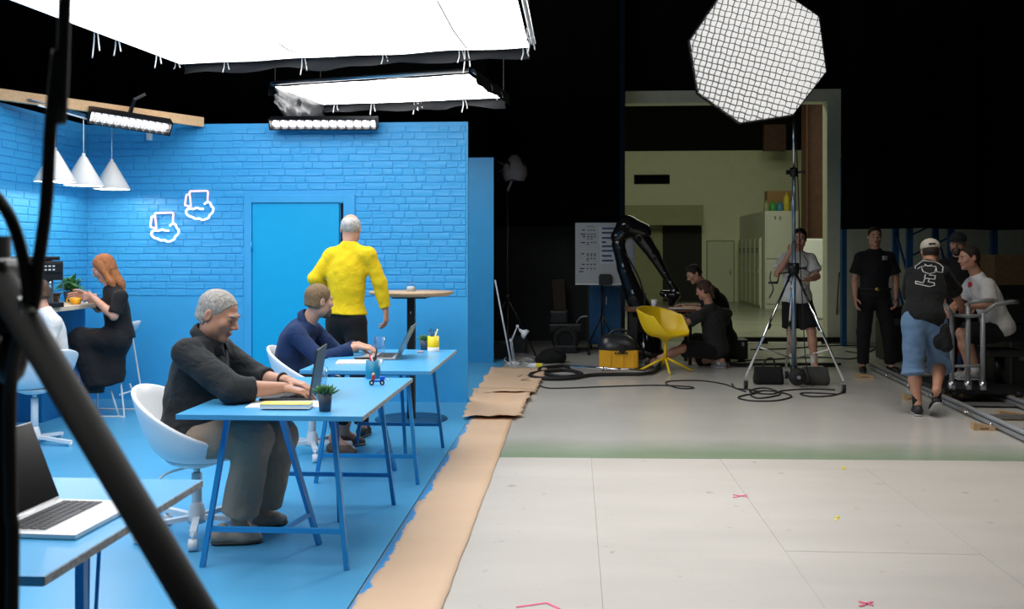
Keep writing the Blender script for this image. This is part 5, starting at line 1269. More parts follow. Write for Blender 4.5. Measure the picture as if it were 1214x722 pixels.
J = dict(pel=at(860, 402, 13.20), chest=at(852, 363, 13.17), neck=at(837, 339, 13.15), head=at(823, 325, 13.13), hf=(-.86, -.22, -.5), hu=(-.48, 0, .9),
         shL=at(838, 349, 12.97), shR=at(846, 346, 13.15), elL=at(838, 369, 12.87), elR=at(830, 364, 13.25), wrL=at(817, 365, 13.02), wrR=at(812, 362, 13.15),
         hipL=at(856, 408, 13.07), hipR=at(858, 408, 13.27), knL=at(828, 402, 13.02), knR=at(826, 402, 13.32), anL=at(850, 428, 13.02), anR=at(852, 427, 13.30))
J['anL'].z = J['anR'].z = .10; J['toeL'] = V(J['anL'].x-.18, J['anL'].y, 0); J['toeR'] = V(J['anR'].x-.18, J['anR'].y, 0)
person('dark-haired crew member in black leaning over the robot table', J, (.50, .28, .19), dict(style='quiff', m='dark hair', col=(.018, .012, .010), th=.012),
       dict(name='tee', m='black tee soft', col=(.010, .010, .011), sleeve=.8, hem=-.08, ease=.022), dict(m='black trousers soft', col=(.010, .010, .010), len=1.9), dict(m='dark sneaker', col=(.02, .02, .02)), fine=False, seed=25.0)

# --- prints on the shirts, laid on the cloth
def print_on(shirt, base, polys, r, m, name, view):
    me = shirt.data; bvh = BVHTree.FromPolygons([v.co+Vector(base) for v in me.vertices], [tuple(p.vertices) for p in me.polygons])
    mb = MB()
    for pl in polys:
        pts = []
        for px, py, Y in pl:
            tgt = at(px, py, Y); dr = (tgt-cam.location).normalized(); hit = bvh.ray_cast(cam.location, dr)
            if hit[0] is not None: pts.append(hit[0]+hit[1]*.003 if hit[1].dot(dr) < 0 else hit[0]-hit[1]*.003)
        if len(pts) > 1: mb.tube([p-Vector(base) for p in pts], r, 5)
    if mb.v: mb.build(name, m, shirt)
def child(o, nm): return [c for c in o.children if c.name.split('.')[0] == nm][0]
def dens(q, Y, n=3):
    out = []
    for (x0, y0), (x1, y1) in zip(q[:-1], q[1:]): out += [(x0+(x1-x0)*k/n, y0+(y1-y0)*k/n, Y) for k in range(n)]
    return out+[(q[-1][0], q[-1][1], Y)]
X = lambda pts: [(1080+(x-240)/2.78, 308+(y-185)/2.78) for x, y in pts]
art = [X([(255, 215), (250, 195), (270, 188), (300, 190), (330, 195), (346, 210), (343, 228), (325, 226), (322, 208), (290, 205), (270, 210), (262, 216)]),
       X([(275, 212), (280, 225), (300, 232), (318, 228), (322, 212)]), X([(285, 200), (296, 208), (308, 202)]),
       X([(288, 234), (284, 246), (318, 250), (320, 238), (300, 236)]), X([(286, 248), (280, 262), (255, 256), (256, 264), (300, 274), (318, 270), (316, 262), (296, 258), (300, 250)])]
print_on(child(man_d, 'tee'), base_d, [dens(curve and q, 9.0) for q in art for curve in (True,)], .0045, mat('white screen print', (.62, .62, .60), .7), 'line_print', None)
X = lambda pts: [(1090+x/4.66, 265+y/4.66) for x, y in pts]
print_on(child(man_f, 'tee'), base_f, [dens(X(q), 9.9) for q in ([(276, 352), (274, 335), (278, 326), (290, 330), (291, 340), (279, 348)], [(278, 332), (287, 338), (277, 344)])], .009, mat('red screen print', (.55, .02, .05), .7), 'chest_print', None)
print_on(child(man_a, 'tee'), base_a, [dens([(1046, y), (1052, y)], 12.1) for y in (304, 305.2, 306.4, 307.6)], .008, mat('grey name tag', (.35, .36, .36), .7), 'chest_tag', None)
X = lambda pts: [(850+x/3.01, 240+y/3.01) for x, y in pts]
print_on(child(bo, 'tee'), base, [dens(X(q), 12.2) for q in ([(240, 195), (255, 215), (248, 235), (262, 250), (250, 270)], [(255, 275), (268, 290), (262, 310), (275, 325), (262, 335)], [(310, 190), (325, 215), (318, 240), (330, 250)], [(300, 285), (320, 300), (308, 325)])], .006, mat('grey print ink', (.10, .10, .11), .7), 'line_print', None)
# ================================================================ STUDIO GEAR
M_standblue = mat('blue grey stand tube', (.20, .27, .34), .3, .7, var=.05)
def castor(t, p, r=.05, parent_name='castor', m=M_greymetal):
    w = MB().cyl(p+V(-.016, 0, r), p+V(.016, 0, r), r, n=20).build(parent_name, M_rubber, t, world=True)
    f = MB(); f.box(p+V(-.022, 0, r*1.3), (.004, .05, r*1.6)); f.box(p+V(.022, 0, r*1.3), (.004, .05, r*1.6)); f.box(p+V(0, 0, r*2.15), (.05, .055, .012)); f.build('castor_fork', m, t, world=True)
# --- stand with octagonal softbox
sb = ground(941, 457.5); SY = sb.y
st = thing('light_stand', 'tall wheeled tripod light stand carrying the octagonal softbox', 'light stand', sb)
top = V(sb.x, SY, at(938, 150, SY).z); P_ = lambda z: V(sb.x, SY, z)
spz = at(940, 318, SY).z
MB().cyl(P_(.10), P_(1.60), .024, n=18).build('lower_tube', M_standblue, st, world=True)
MB().cyl(P_(1.60), P_(2.40), .020, n=18).build('middle_tube', M_standblue, st, world=True)
MB().cyl(P_(2.40), P_(top.z+.3), .014, n=16).build('upper_tube', M_steel, st, world=True)
for z, r, h in ((2.38, .040, .10), (spz, .06, .12)):
    c = MB().cyl(P_(z-h/2), P_(z+h/2), r, n=18).build('collar', M_blackmetal, st, world=True)
    k = MB().cyl(P_(z)+V(r, 0, 0), P_(z)+V(r+.05, -.02, 0), .012, n=10).build('collar_shaft', M_blackmetal, st, world=True)
    MB().ball(P_(z)+V(r+.06, -.025, 0), .022, 12, (1, .6, 1)).build('clamp_knob', M_black, st, world=True)
    if r < .06: MB().box(P_(z)+V(-r-.02, 0, 0), (.05, .03, .05), bev=.006).build('clamp_block', M_blackmetal, st, world=True)
cr = P_(spz-.06); MB().tube([cr+V(-.04, -.03, .02), cr+V(-.17, -.06, .0), cr+V(-.19, -.06, -.10)], .009, 8).build('crank', M_blackmetal, st, world=True)
MB().cyl(cr+V(-.19, -.06, -.10), cr+V(-.29, -.07, -.10), .014, n=10).build('crank_grip', M_black, st, world=True)
feet = [ground(884, 461), ground(1000, 466), V(sb.x+.05, SY+.62, 0)]
for f in feet:
    a, b = P_(spz-.05), f+V(0, 0, .13); d = (b-a).normalized()
    lg = MB().cyl(a+V(d.x, d.y, 0)*.06, b, .014, n=14).build('leg', M_chrome, st, world=True)
    MB().cyl(a.lerp(b, .52)-d*.03, a.lerp(b, .52)+d*.03, .021, n=12).build('leg_clamp', M_blackmetal, st, world=True)
    MB().cyl(P_(.30), a.lerp(b, .72), .008, n=8).build('leg_stay', M_steel, st, world=True)
    castor(st, V(f.x, f.y, 0), .045)
# cable tied along the stand
tag(MB().tube(curve_pts([P_(top.z)+V(.03, .02, 0), P_(2.7)+V(.035, .02, 0), P_(2.0)+V(.06, .02, 0), P_(1.45)+V(.075, .03, 0), P_(.9)+V(.11, .06, 0), P_(.25)+V(.14, .02, 0), V(sb.x+.2, SY-.05, .008)], 8), .006, 6).build('stand_cable', M_rubber), 'black cable running down the softbox stand', 'cable')
# softbox: built in its own frame, mouth towards +y of the frame
oc = at(897, 66, SY-.30)
N = V(-.33, -.90, -.28).normalized(); U = V(1, 0, 0); U = (U-N*U.dot(N)).normalized(); W_ = N.cross(U).normalized()
if W_.z < 0: W_ = -W_
ob = thing('octagonal_softbox', 'octagonal softbox with white fabric honeycomb grid on the tall stand', 'softbox', oc)
RO = .755; ph = R(169); octv = [(RO*math.cos(ph+k*math.pi/4), RO*math.sin(ph+k*math.pi/4)) for k in range(8)]
OP = lambda x, y, d: oc+U*x+W_*y+N*d
M_octa = mat('softbox front cloth', (.8, .8, .78), .8, var=.01, emit=OCTA_GLOW, emit_col=(1, .985, .96))
MB().add([OP(x, y, -.02) for x, y in octv], [tuple(range(8))]).build('front_diffuser', M_octa, ob, world=True)
lamp = oc-N*.62
for k in range(8):
    a, b = octv[k], octv[(k+1) % 8]; gq = []
    for i in range(7):
        t = i/6; s = 1-.86*t**1.35
        gq.append([OP(a[0]*s, a[1]*s, -.02-.58*t), OP((a[0]+b[0])/2*s*1.0, (a[1]+b[1])/2*s, -.02-.58*t), OP(b[0]*s, b[1]*s, -.02-.58*t)])
    MB().sheet(gq).build('side_panel', M_skirt, ob, world=True)
    MB().cyl(OP(a[0], a[1], -.02), OP(a[0]*.14, a[1]*.14, -.6), .004, n=6).build('rod', M_steel, ob, world=True)
    MB().bar(OP(a[0]*1.005, a[1]*1.005, .02), OP(b[0]*1.005, b[1]*1.005, .02), .012, .09, N).build('rim', M_skirt, ob, world=True)
M_grid = mat('white grid fabric', (.62, .61, .60), .85, var=.05)
rot = R(-13); ng = 23; dg = .055
def clip_len(c, axis):
    """extent of the octagon along the other axis at offset c in the rotated grid frame"""
    pts = [(x*math.cos(rot)+y*math.sin(rot), -x*math.sin(rot)+y*math.cos(rot)) for x, y in octv]; out = []
    for (x0, y0), (x1, y1) in zip(pts, pts[1:]+pts[:1]):
        p0, q0, p1, q1 = (x0, y0, x1, y1) if axis == 0 else (y0, x0, y1, x1)
        if (p0-c)*(p1-c) < 0: out.append(q0+(q1-q0)*(c-p0)/(p1-p0))
    return (min(out), max(out)) if len(out) > 1 else None
for axis in (0, 1):
    for i in range(ng):
        c = (i-(ng-1)/2)*(1.46/ng); e = clip_len(c, axis)
        if not e: continue
        m_ = MB(); n = 16; rows = []
        for k in range(n+1):
            q = e[0]+(e[1]-e[0])*k/n; wob = .006*math.sin(q*40+i)
            gx, gy = (c+wob, q) if axis == 0 else (q, c+wob)
            x, y = gx*math.cos(rot)-gy*math.sin(rot), gx*math.sin(rot)+gy*math.cos(rot)
            rows.append([OP(x, y, -.005), OP(x, y, dg+.006*math.sin(q*23+i*2))])
        o = m_.sheet(rows, False).build('grid_strip', M_grid, ob, world=True); solidify(o, .004, 0)
hd = MB().cyl(lamp+N*.05, lamp-N*.28, .085, n=20).build('lamp_head', M_black, ob, world=True)
MB().cyl(lamp-N*.28, lamp-N*.30, .07, n=20).build('lamp_vent', M_blackmetal, hd, world=False)
for v in bpy.data.objects[hd.children[0].name].data.vertices: v.co -= oc
MB().bar(lamp-N*.05, P_(top.z+.28), .03, .05).build('yoke', M_blackmetal, ob, world=True)
area_light('octabox_light', oc+N*.07, oc+N*5, 1.25, 45, (1, .985, .96), 1.25, 70)

# --- sandbags
def sandbag(label, px, py, w, d, h, m, handle=True, seed=1):
    p = ground(px, py); t = thing('sandbag', label, 'sandbag', p)
    rows = []
    for k, (z, sx, sy) in enumerate(((0, .80, .3), (.01, .94, .8), (.05, 1.02, 1.0), (.3, 1.04, 1.05), (.6, 1.0, .9), (.85, .98, .5), (.97, .97, .16), (1.0, .96, .10))):
        rows.append([V(w*.5*sx*math.copysign(abs(math.cos(a))**.35, math.cos(a))*(1+.05*noise.noise(Vector((a, z*3, seed)))), d*.5+d*.5*sy*math.copysign(abs(math.sin(a))**.5, math.sin(a))*(1+.22*noise.noise(Vector((a*2, z*4, seed+4)))), h*z*.88+(.03*h*noise.noise(Vector((a, seed, 1))) if k > 3 else 0)) for a in [2*math.pi*i/36 for i in range(37)]])
    MB().sheet(rows).build('bag', m, t)
    MB().bar(V(-w*.42, d*.5, h*.86), V(w*.42, d*.5, h*.86), .02, .012).build('seam', m, t)
    if handle: MB().tube(curve_pts([V(-w*.2, d*.5, h*.85), V(-w*.08, d*.45, h*1.25), V(w*.15, d*.45, h*1.3), V(w*.25, d*.5, h*.85)], 5), .01, 6).build('handle', M_rubber, t)
M_bagb = cloth_mat('black cordura', (.012, .012, .012), wr=.5); M_bagg = cloth_mat('grey cordura', (.06, .06, .055), wr=.5)
sandbag('black sandbag with a carry loop at the foot of the softbox stand', 913, 456.5, .32, .20, .22, M_bagb, True, 2)
sandbag('grey sandbag lying between the legs of the softbox stand', 969, 457, .29, .22, .22, M_bagg, False, 5)
p = ground(942, 457); t = thing('counterweight', 'round black counterweight hung low on the softbox stand column', 'weight', p-V(0, .14, 0))
MB().lathe([(.03, -.06), (.085, -.05), (.10, 0), (.085, .05), (.03, .06)], (0, 0, .115), 24, (0, 1, 0)).build('disc', M_rubber, t); MB().cyl((0, -.075, .115), (0, .075, .115), .02, n=12).build('spindle', M_steel, t)

# --- cables on the floor
def cable(label, pts, r=.007, m=M_rubber, z=.007, name='floor_cable'):
    q = [ground(*p) if len(p) == 2 else V(*p) for p in pts]
    for v in q: v.z = max(v.z, z)
    return tag(MB().tube(curve_pts(q, 8), r, 6).build(name, m), label, 'cable')
cable('thin black cable looping across the grey floor from the paper to the stand', [(614, 448), (622, 445), (628, 449), (618, 452), (633, 453), (645, 460), (668, 461), (720, 459), (775, 457.5), (815, 459), (822, 461), (805, 461), (790, 456), (795, 452.5), (830, 452), (858, 456), (872, 461), (884, 465)], .008)
cable('coiled black cable lying in front of the left stand castor', [(868, 456), (872, 461), (890, 463), (900, 466), (880, 470), (876, 473), (892, 476), (918, 476), (934, 473), (938, 470), (925, 466), (905, 464), (890, 468), (900, 473), (925, 468), (910, 461), (895, 462), (890, 466), (915, 468), (928, 464), (960, 462), (990, 463)], .009)
cable('black cable loop beside the right stand castor', [(1000, 466), (985, 470), (962, 471), (949, 468), (955, 466.5), (975, 467), (992, 468)], .008)
cable('black cable trailing along the floor behind the crouching crew', [(866, 432), (885, 428), (910, 427), (940, 425), (975, 424), (1005, 426), (1020, 424)], .009)
cable('black cable stretched behind the man with the camera', [(890, 415), (930, 414), (975, 411), (1005, 410), (1040, 412)], .012)
cable('loose black cable between the light stand and the dolly track', [(1003, 417), (1025, 419), (1042, 413), (1060, 416), (1075, 424), (1060, 430)], .010)
for y, x0, x1, hh, lb in ((407, 812, 998, .10, 'long black camera rail beam lying across the hall threshold'), (434.5, 866, 996, .05, 'low black rail beam lying behind the sandbags')):
    a, b = ground(x0, y), ground(x1, y); t = thing('rail_beam', lb, 'rail', (a+b)/2)
    MB().bar(a+V(0, 0, hh*.65), b+V(0, 0, hh*.65), .09, hh*.7).build('beam', M_blackmetal, t, world=True)
    for k in (.1, .5, .9): MB().box(a.lerp(b, k)+V(0, 0, hh*.17), (.12, .16, hh*.34)).build('foot', M_rubber, t, world=True)
p = ground(874, 430); t = thing('black_case', 'black equipment case on the floor behind the crouching crew member', 'case', p+V(0, .25, 0))
MB().box((0, 0, .15), (.30, .45, .22), bev=.015).build('case_body', M_black, t); MB().box((0, 0, .285), (.30, .45, .05), bev=.012).build('lid', M_black, t)
for sx in (-.08, .08): MB().box((sx, -.23, .25), (.03, .012, .05)).build('latch', M_steel, t)
for sx in (-.1, .1): MB().cyl((sx, -.2, .02), (sx, .2, .02), .02, n=10).build('skid', M_rubber, t)

# --- vacuum cleaner with hose and tube
p = ground(735, 440); vx, vy = p.x, p.y+.2
t = thing('workshop_vacuum', 'yellow and black workshop vacuum cleaner beside the yellow chair', 'vacuum', (vx, vy, 0)); t.scale = (1.22, 1.15, 1.15)
MB().prism([(-.19, -.17), (.17, -.17), (.19, -.15), (.19, .17), (-.19, .17), (-.21, .1), (-.21, -.14)], .035, .225).build('tank', M_vacyellow, t)
for sx in (-.10, .03, .14): MB().box((sx, -.174, .12), (.014, .012, .16)).build('tank_rib', M_vacyellow, t)
g = []
for k, (s, z) in enumerate(((1.06, .225), (1.08, .25), (1.0, .29), (.86, .35), (.62, .385), (.3, .395))):
    g.append([V(-.01+.20*s*math.copysign(abs(math.cos(a))**.6, math.cos(a))-.02*(k > 2), .17*s*math.copysign(abs(math.sin(a))**.6, math.sin(a)), z) for a in [2*math.pi*i/32 for i in range(33)]])
h_ = MB().sheet(g); h_.add(g[-1], [tuple(range(33))]); h_.build('motor_cover', mat('smoked black plastic', (.02, .021, .023), .3), t)
MB().box((.02, -.19, .245), (.06, .03, .09), bev=.006).build('front_latch', M_black, t)
MB().tube(curve_pts([V(-.15, 0, .34), V(-.05, 0, .43), V(.08, 0, .42), V(.15, 0, .33)], 5), .014, 8).build('carry_handle', M_black, t)
MB().cyl((.18, -.05, .20), (.25, -.05, .20), .035, n=16).build('hose_port', M_black, t)
for sx in (-.17, .15):
    for sy in (-.14, .14): MB().cyl((sx-.012, sy, .03), (sx+.012, sy, .03), .03, n=14).build('castor', M_rubber, t)
for k, w in enumerate((.018, .022, .016, .02, .018)): MB().box((-.045+.028*k, -.181, .195), (w, .004, .018)).build('maker_lettering', M_black, t)
hose = [V(vx+.31, vy-.06, .23), V(vx+.42, vy-.09, .19), ground(783, 430)+V(0, 0, .08), ground(778, 441)+V(0, 0, .03), ground(764, 446)+V(0, 0, .03), ground(735, 446), ground(700, 447), ground(680, 450.5), ground(655, 451.5), ground(634, 450), ground(629, 446), ground(645, 443), ground(672, 441), ground(690, 446), ground(670, 449), ground(648, 446), ground(640, 439.5), ground(665, 436), ground(676, 437)]
for v in hose: v.z = max(v.z, .024)
tag(MB().tube(curve_pts(hose, 8), .022, 10).build('vacuum_hose', M_rubber), 'ribbed black vacuum hose lying in loops on the grey floor', 'hose')
a, b = ground(676, 440), ground(765, 444.5); a.z, b.z = .062, .05; t = thing('vacuum_tube', 'straight chrome vacuum tube lying on the grey floor', 'tube', a)
MB().cyl(a, b, .017, n=14).build('tube', M_chrome, t, world=True); MB().cyl(a.lerp(b, .45), a.lerp(b, .5), .021, n=14).build('joint', M_chrome, t, world=True)

# --- yellow armchair
def arm_rim(k):   # k: 0 front, 1 back
    return .03+.24*min(1, max(0, (k-.12)/.25))**.8+.10*max(0, (k-.45)/.55)
yc = ground(789, 441); t = thing('yellow_armchair', 'yellow plastic shell armchair on a four-star base', 'chair', (yc.x, yc.y+.02, 0), R(-131))
g = []
for j in range(15):
    tt = j/14; row = []
    for i in range(49):
        a = 2*math.pi*i/48; cx, cy = math.cos(a), math.sin(a); k = .5-.5*cy
        rad = tt**.42; sq = 1/max(abs(cx), abs(cy))**.35
        row.append(V(.285*cx*rad*sq*(1+.06*tt), .255*cy*rad*sq-.07*k*tt**2, .44+arm_rim(k)*tt**2.6))
    g.append(row)
o = MB().sheet(g).build('seat_shell', M_yellowpl, t); solidify(o, .016, 0); bv = o.modifiers.new('round', 'BEVEL'); bv.width = .006; bv.segments = 2; bv.limit_method = 'ANGLE'
MB().lathe([(.03, .38), (.09, .425), (.12, .437), (0, .437)], n=24).build('seat_mount', M_yellowpl, t)
MB().cyl((0, 0, .14), (0, 0, .40), .021, n=16).build('column', M_yellowpl, t)
for i in range(4):
    a = math.pi/2*i+R(45); d = V(math.cos(a), math.sin(a), 0)
    MB().tube([V(0, 0, .17)+d*.015, V(0, 0, .11)+d*.14, V(0, 0, .012)+d*.34], [.018, .016, .012], 10).build('base_leg', M_yellowpl, t)
# --- robot table and robot arm
tb0, tb1 = at(743, 366, 12.9), at(824, 366, 12.9); tz = tb0.z
t = thing('work_table', 'dark wooden work table under the black robot arm', 'table', ((tb0.x+tb1.x)/2, 13.2, 0)); w = tb1.x-tb0.x
MB().box((0, 0, tz-.02), (w, .6, .04), bev=.004).build('tabletop', M_darkwood, t)
for sx in (-1, 1):
    for sy in (-1, 1): MB().bar((sx*(w/2-.06), sy*.25, 0), (sx*(w/2-.06), sy*.25, tz-.04), .045).build('leg', M_blackmetal, t)
MB().box((-w/2+.09, -.1, tz*.45), (.10, .35, tz*.8)).build('side_panel', M_black, t)
MB().box((0, .24, tz*.72), (w-.1, .02, tz*.4)).build('back_panel', M_black, t)
p = at(776, 366, 13.0); t = thing('paper_cup', 'white paper cup on the dark work table', 'cup', (p.x, 13.05, tz))
MB().lathe([(.03, 0), (.042, .11), (.038, .11), (.028, .01), (0, .01)], n=20).build('cup', M_paper, t); MB().lathe([(.042, .107), (.045, .112), (.042, .116), (.040, .112)], n=20, cap=False).build('rolled_rim', M_paper, t)
p = at(797, 366, 13.0); o = tag(MB().box((0, 0, .003), (.34, .22, .006)).build('paper_sheets', M_paper), 'white paper sheets under the hands of the crouching crew', 'paper'); o.location = (p.x+.15, 13.02, tz); o.rotation_euler.z = .3
RY = 13.75
t = thing('robot_arm', 'glossy black motion-control robot arm reaching down over the work table', 'robot arm', (at(766, 300, RY).x, RY, 0))
M_robot = mat('glossy black robot shell', (.010, .010, .011), .16, var=.1, coat=.4)
rp = lambda x, y, Y=RY: at(x, y, Y)
bs = V(at(768, 300, RY).x, RY, 0)
MB().lathe([(.26, 0), (.26, .10), (.20, .14), (.18, .55), (.21, .60), (.21, .72), (.0, .72)], bs, 28).build('base', M_robot, t, world=True)
def limb(name, pts, rs):
    S = SDF()
    for (a, b, ra, rb) in zip(pts[:-1], pts[1:], rs[:-1], rs[1:]): S.cone(a, b, ra, rb, .03)
    return sdf_object(name, [(S, .012)], M_robot, t, t.location)
limb('lower_link', [rp(766, 378), rp(752, 350), rp(740, 318), rp(733, 290), rp(738, 275)], [.17, .13, .10, .09, .10])
limb('elbow', [rp(733, 281), rp(744, 269), rp(762, 275)], [.11, .16, .13])
limb('upper_link', [rp(756, 275), rp(775, 302), rp(790, 328)], [.13, .085, .055])
limb('wrist', [rp(790, 328), rp(801, 345), rp(796, 350)], [.05, .05, .07])
limb('camera_head', [rp(786, 348), rp(800, 350), rp(796, 360)], [.05, .07, .045])
for q, r in (((741, 271), .06), ((757, 284), .035)):
    c = rp(*q); MB().cyl(c+V(0, -.10, 0), c+V(0, -.165, 0), r, n=18).build('joint_cap', M_robot, t, world=True)
for q in ((787, 323), (794, 335), (803, 347), (789, 350)): MB().ball(rp(*q)+V(0, -.06, 0), .018, 10).build('chrome_bolt', M_chrome, t, world=True)
MB().tube(curve_pts([rp(741, 300)+V(0, -.1, 0), rp(757, 330)+V(0, -.13, 0), rp(765, 360)+V(0, -.15, 0)], 6), .012, 6).build('umbilical', M_rubber, t, world=True)
p = at(766, 366, 13.1); o = thing('tablet_stand', 'small dark upright gadget on the dark work table', 'gadget', (p.x, 13.35, tz)); MB().box((0, 0, .10), (.03, .05, .18), bev=.005).build('case', M_black, o); MB().box((0, 0, .006), (.1, .1, .012), bev=.003).build('foot', M_black, o)

# --- whiteboard, cabinet, odds and ends in the dark corner
WBY = 14.3; a, b = at(682, 336, WBY), at(753, 264, WBY)
t = thing('whiteboard', 'whiteboard with printed tables and blue strips standing behind the robot arm', 'whiteboard', ((a.x+b.x)/2, WBY, 0))
M_wb = mat('whiteboard enamel', (.42, .43, .43), .35, var=.03)
MB().box(((a.x+b.x)/2, WBY, (a.z+b.z)/2), (b.x-a.x, .02, b.z-a.z), bev=.006).build('panel', M_wb, t, world=True)
MB().box(((a.x+b.x)/2, WBY, a.z-.01), (b.x-a.x, .05, .02)).build('tray', M_alu, t, world=True)
for k in (.22, .78):
    x = a.x+(b.x-a.x)*k; MB().bar((x, WBY+.04, .03), (x, WBY+.04, b.z-.1), .03).build('stand_leg', M_blackmetal, t, world=True); MB().bar((x, WBY-.22, .02), (x, WBY+.3, .02), .03).build('stand_foot', M_blackmetal, t, world=True)
ink, blu, pap = mat('board ink', (.03, .03, .035), .7), mat('blue board strip', (.03, .05, .14), .6), mat('printed sheet', (.50, .51, .52), .6)
WB = lambda x, y: at(660+x/7.22, 250+y/7.22, WBY-.012)
def wb_rect(x0, y0, x1, y1, m, nm, dy=0.0):
    A, B = WB(x0, y1), WB(x1, y0); MB().box(((A.x+B.x)/2, WBY-.013-dy, (A.z+B.z)/2), (B.x-A.x, .003, B.z-A.z)).build(nm, m, t, world=True)
wb_rect(360, 135, 520, 290, pap, 'printed_sheet'); wb_rect(372, 290, 530, 452, pap, 'printed_sheet'); wb_rect(585, 265, 655, 400, pap, 'printed_sheet')
for y, w in ((150, 110), (188, 95), (232, 95), (268, 36), (303, 110), (342, 100), (385, 85), (426, 100)): wb_rect(386, y-8, 386+w, y+8, blu, 'blue_strip', .003)
for y, xs, lab in ((165, (272, 296, 320), 240), (200, (272, 300, 325), 245), (220, (270, 298, 325), 246), (238, (270, 300), None), (272, (268, 300, 328), 245), (288, (266,), None), (368, (266, 296, 325), 235), (382, (266, 296, 325), None), (408, (266, 296, 325), None), (424, (265,), None), (458, (264, 295, 325), 240), (494, (264, 295, 325), 238), (520, (), 230)):
    for x in xs: wb_rect(x-8, y-4, x+8, y+4, ink, 'printed_mark')
    if lab: wb_rect(lab-(40 if y in (200, 272, 494, 520) else 24), y-5, lab, y+4, ink, 'printed_label')
wb_rect(255, 131, 320, 135, ink, 'printed_rule')
A = WB(415, 620); o = thing('cable_box', 'black box clipped to the bottom edge of the whiteboard', 'box', A+V(0, -.04, -.02)); MB().box((0, 0, .07), (.19, .05, .14), bev=.008).build('case', M_black, o); MB().box((0, .0, .145), (.16, .02, .02)).build('clip', M_blackmetal, o)
BY = 15.0; a, b = at(697, 400, BY), at(736, 339, BY); gz = .08
t = thing('blue_cabinet', 'blue steel tool cabinet on castors below the whiteboard', 'cabinet', ((a.x+b.x)/2, BY+.2, 0)); w = b.x-a.x; M_cab = mat('cabinet blue', (.012, .10, .25), .45)
MB().box((0, 0, (b.z+gz)/2), (w, .40, b.z-gz), bev=.008).build('body', M_cab, t)
for sx in (-1, 1): d = MB().box((sx*w/4, -.21, (b.z+gz)/2), (w/2-.01, .02, b.z-gz-.04), bev=.005).build('door', M_cab, t); MB().box((sx*.03, -.225, .75), (.014, .014, .12)).build('handle', M_steel, d)
for sx in (-1, 1):
    for sy in (-1, 1): MB().cyl((sx*(w/2-.05)-.015, sy*.15, .04), (sx*(w/2-.05)+.015, sy*.15, .04), .04, n=14).build('castor', M_rubber, t)
sp_ = at(714, 400, 14.6); t = thing('black_tripod', 'black folded tripod standing before the blue cabinet', 'tripod', (sp_.x, 14.62, 0))
MB().cyl((0, 0, .1), (0, 0, 1.25), .018, n=12).build('column', M_blackmetal, t); MB().box((0, 0, 1.28), (.12, .1, .08), bev=.01).build('head', M_black, t)
for k in range(3): d = V(math.cos(k*2.094+.5), math.sin(k*2.094+.5), 0); MB().cyl(V(0, 0, .55), d*.28, .012, n=8).build('leg', M_blackmetal, t)
a = at(664, 398, 15.7); t = tag(MB().box((0, 0, .52), (.20, .03, 1.06), Matrix.Rotation(R(-4), 3, 'Y'), bev=.004).build('brown_board', mat('brown fibreboard', (.10, .06, .035), .7, var=.15)), 'tall brown board leaning against the dark back wall', 'board'); t.location = (a.x, 15.9, .0)
# wheeled black machine with tyre
p = ground(680, 419); t = thing('wheeled_dolly_base', 'black machine on a fat rubber tyre in the dark corner', 'machine', (p.x-.12, p.y+.05, 0))
def torus(mb, c, R_, r, axis=(0, 1, 0), n=32, k=12):
    d, u, w = basis(axis); pts = [Vector(c)+(u*math.cos(a)+w*math.sin(a))*R_ for a in [2*math.pi*i/n for i in range(n)]]; return mb.tube(pts, r, k, closed=True)
torus(MB(), (0, 0, .20), .145, .06).build('tyre', M_rubber, t); MB().cyl((0, -.05, .20), (0, .05, .20), .10, n=20).build('wheel_disc', M_blackmetal, t)
torus(MB(), (.0, .6, .20), .145, .06).build('tyre', M_rubber, t)
MB().box((0, .3, .36), (.5, .5, .14), bev=.03).build('chassis', M_black, t); MB().box((-.1, .3, .52), (.28, .4, .2), bev=.03).build('motor_box', M_black, t)
for sx in (-.06, .06): MB().cyl((sx, -.06, .10), (sx, -.04, .10), .012, n=10).build('bolt', M_steel, t)
MB().box((0, .02, .06), (.34, .2, .12), bev=.02).build('front_weight', M_black, t)
MB().tube(curve_pts([V(.15, .2, .4), V(.22, .1, .52), V(.35, .1, .54)], 4), .012, 8).build('steering_handle', M_greymetal, t)
# dim light stand with hooded lamp
LY = 14.2; p = at(605, 300, LY); t = thing('hooded_lamp_stand', 'tall black stand with a hooded studio lamp wrapped in grey cloth', 'light stand', (p.x, LY-.6, 0)); LY -= .6; q = lambda x, y: at(x, y, LY)
zt = q(605, 225).z; MB().cyl((0, 0, .1), (0, 0, zt), .016, n=12).build('column', M_blackmetal, t)
for k in range(3): d = V(math.cos(k*2.094+.6), math.sin(k*2.094+.6), 0); MB().cyl(V(0, 0, .85), d*.48, .012, n=8).build('leg', M_blackmetal, t); 
MB().cyl((0, 0, .82), (0, 0, .90), .03, n=12).build('spider', M_blackmetal, t)
c = q(611, 200); MB().cyl(c+V(-.12, -.05, .0), c+V(.08, .05, .03), .11, .13, n=18).build('lamp_housing', M_blackmetal, t, world=True)
g = [[c+V(.17*math.cos(a)*s-.01, .15*math.sin(a)*s, .19-.09*k+.03*noise.noise(Vector((a, k, 2)))) for a in [2*math.pi*i/20 for i in range(21)]] for k, s in enumerate((.2, .75, 1, 1.05, .8))]
MB().sheet(g).build('cloth_wrap', mat('grey lamp cloth', (.12, .11, .11), .8, bump=.5, bscale=9), t, world=True)
for s in (-1, 1): MB().box(c+V(-.20, s*.05, .02+s*.06), (.10, .16, .004), Matrix.Rotation(R(25*s), 3, 'Y')).build('barn_door', M_blackmetal, t, world=True)
MB().bar(V(0, 0, zt-.02), Vector(c)-Vector(t.location)+V(0, 0, -.05), .03).build('yoke', M_blackmetal, t)
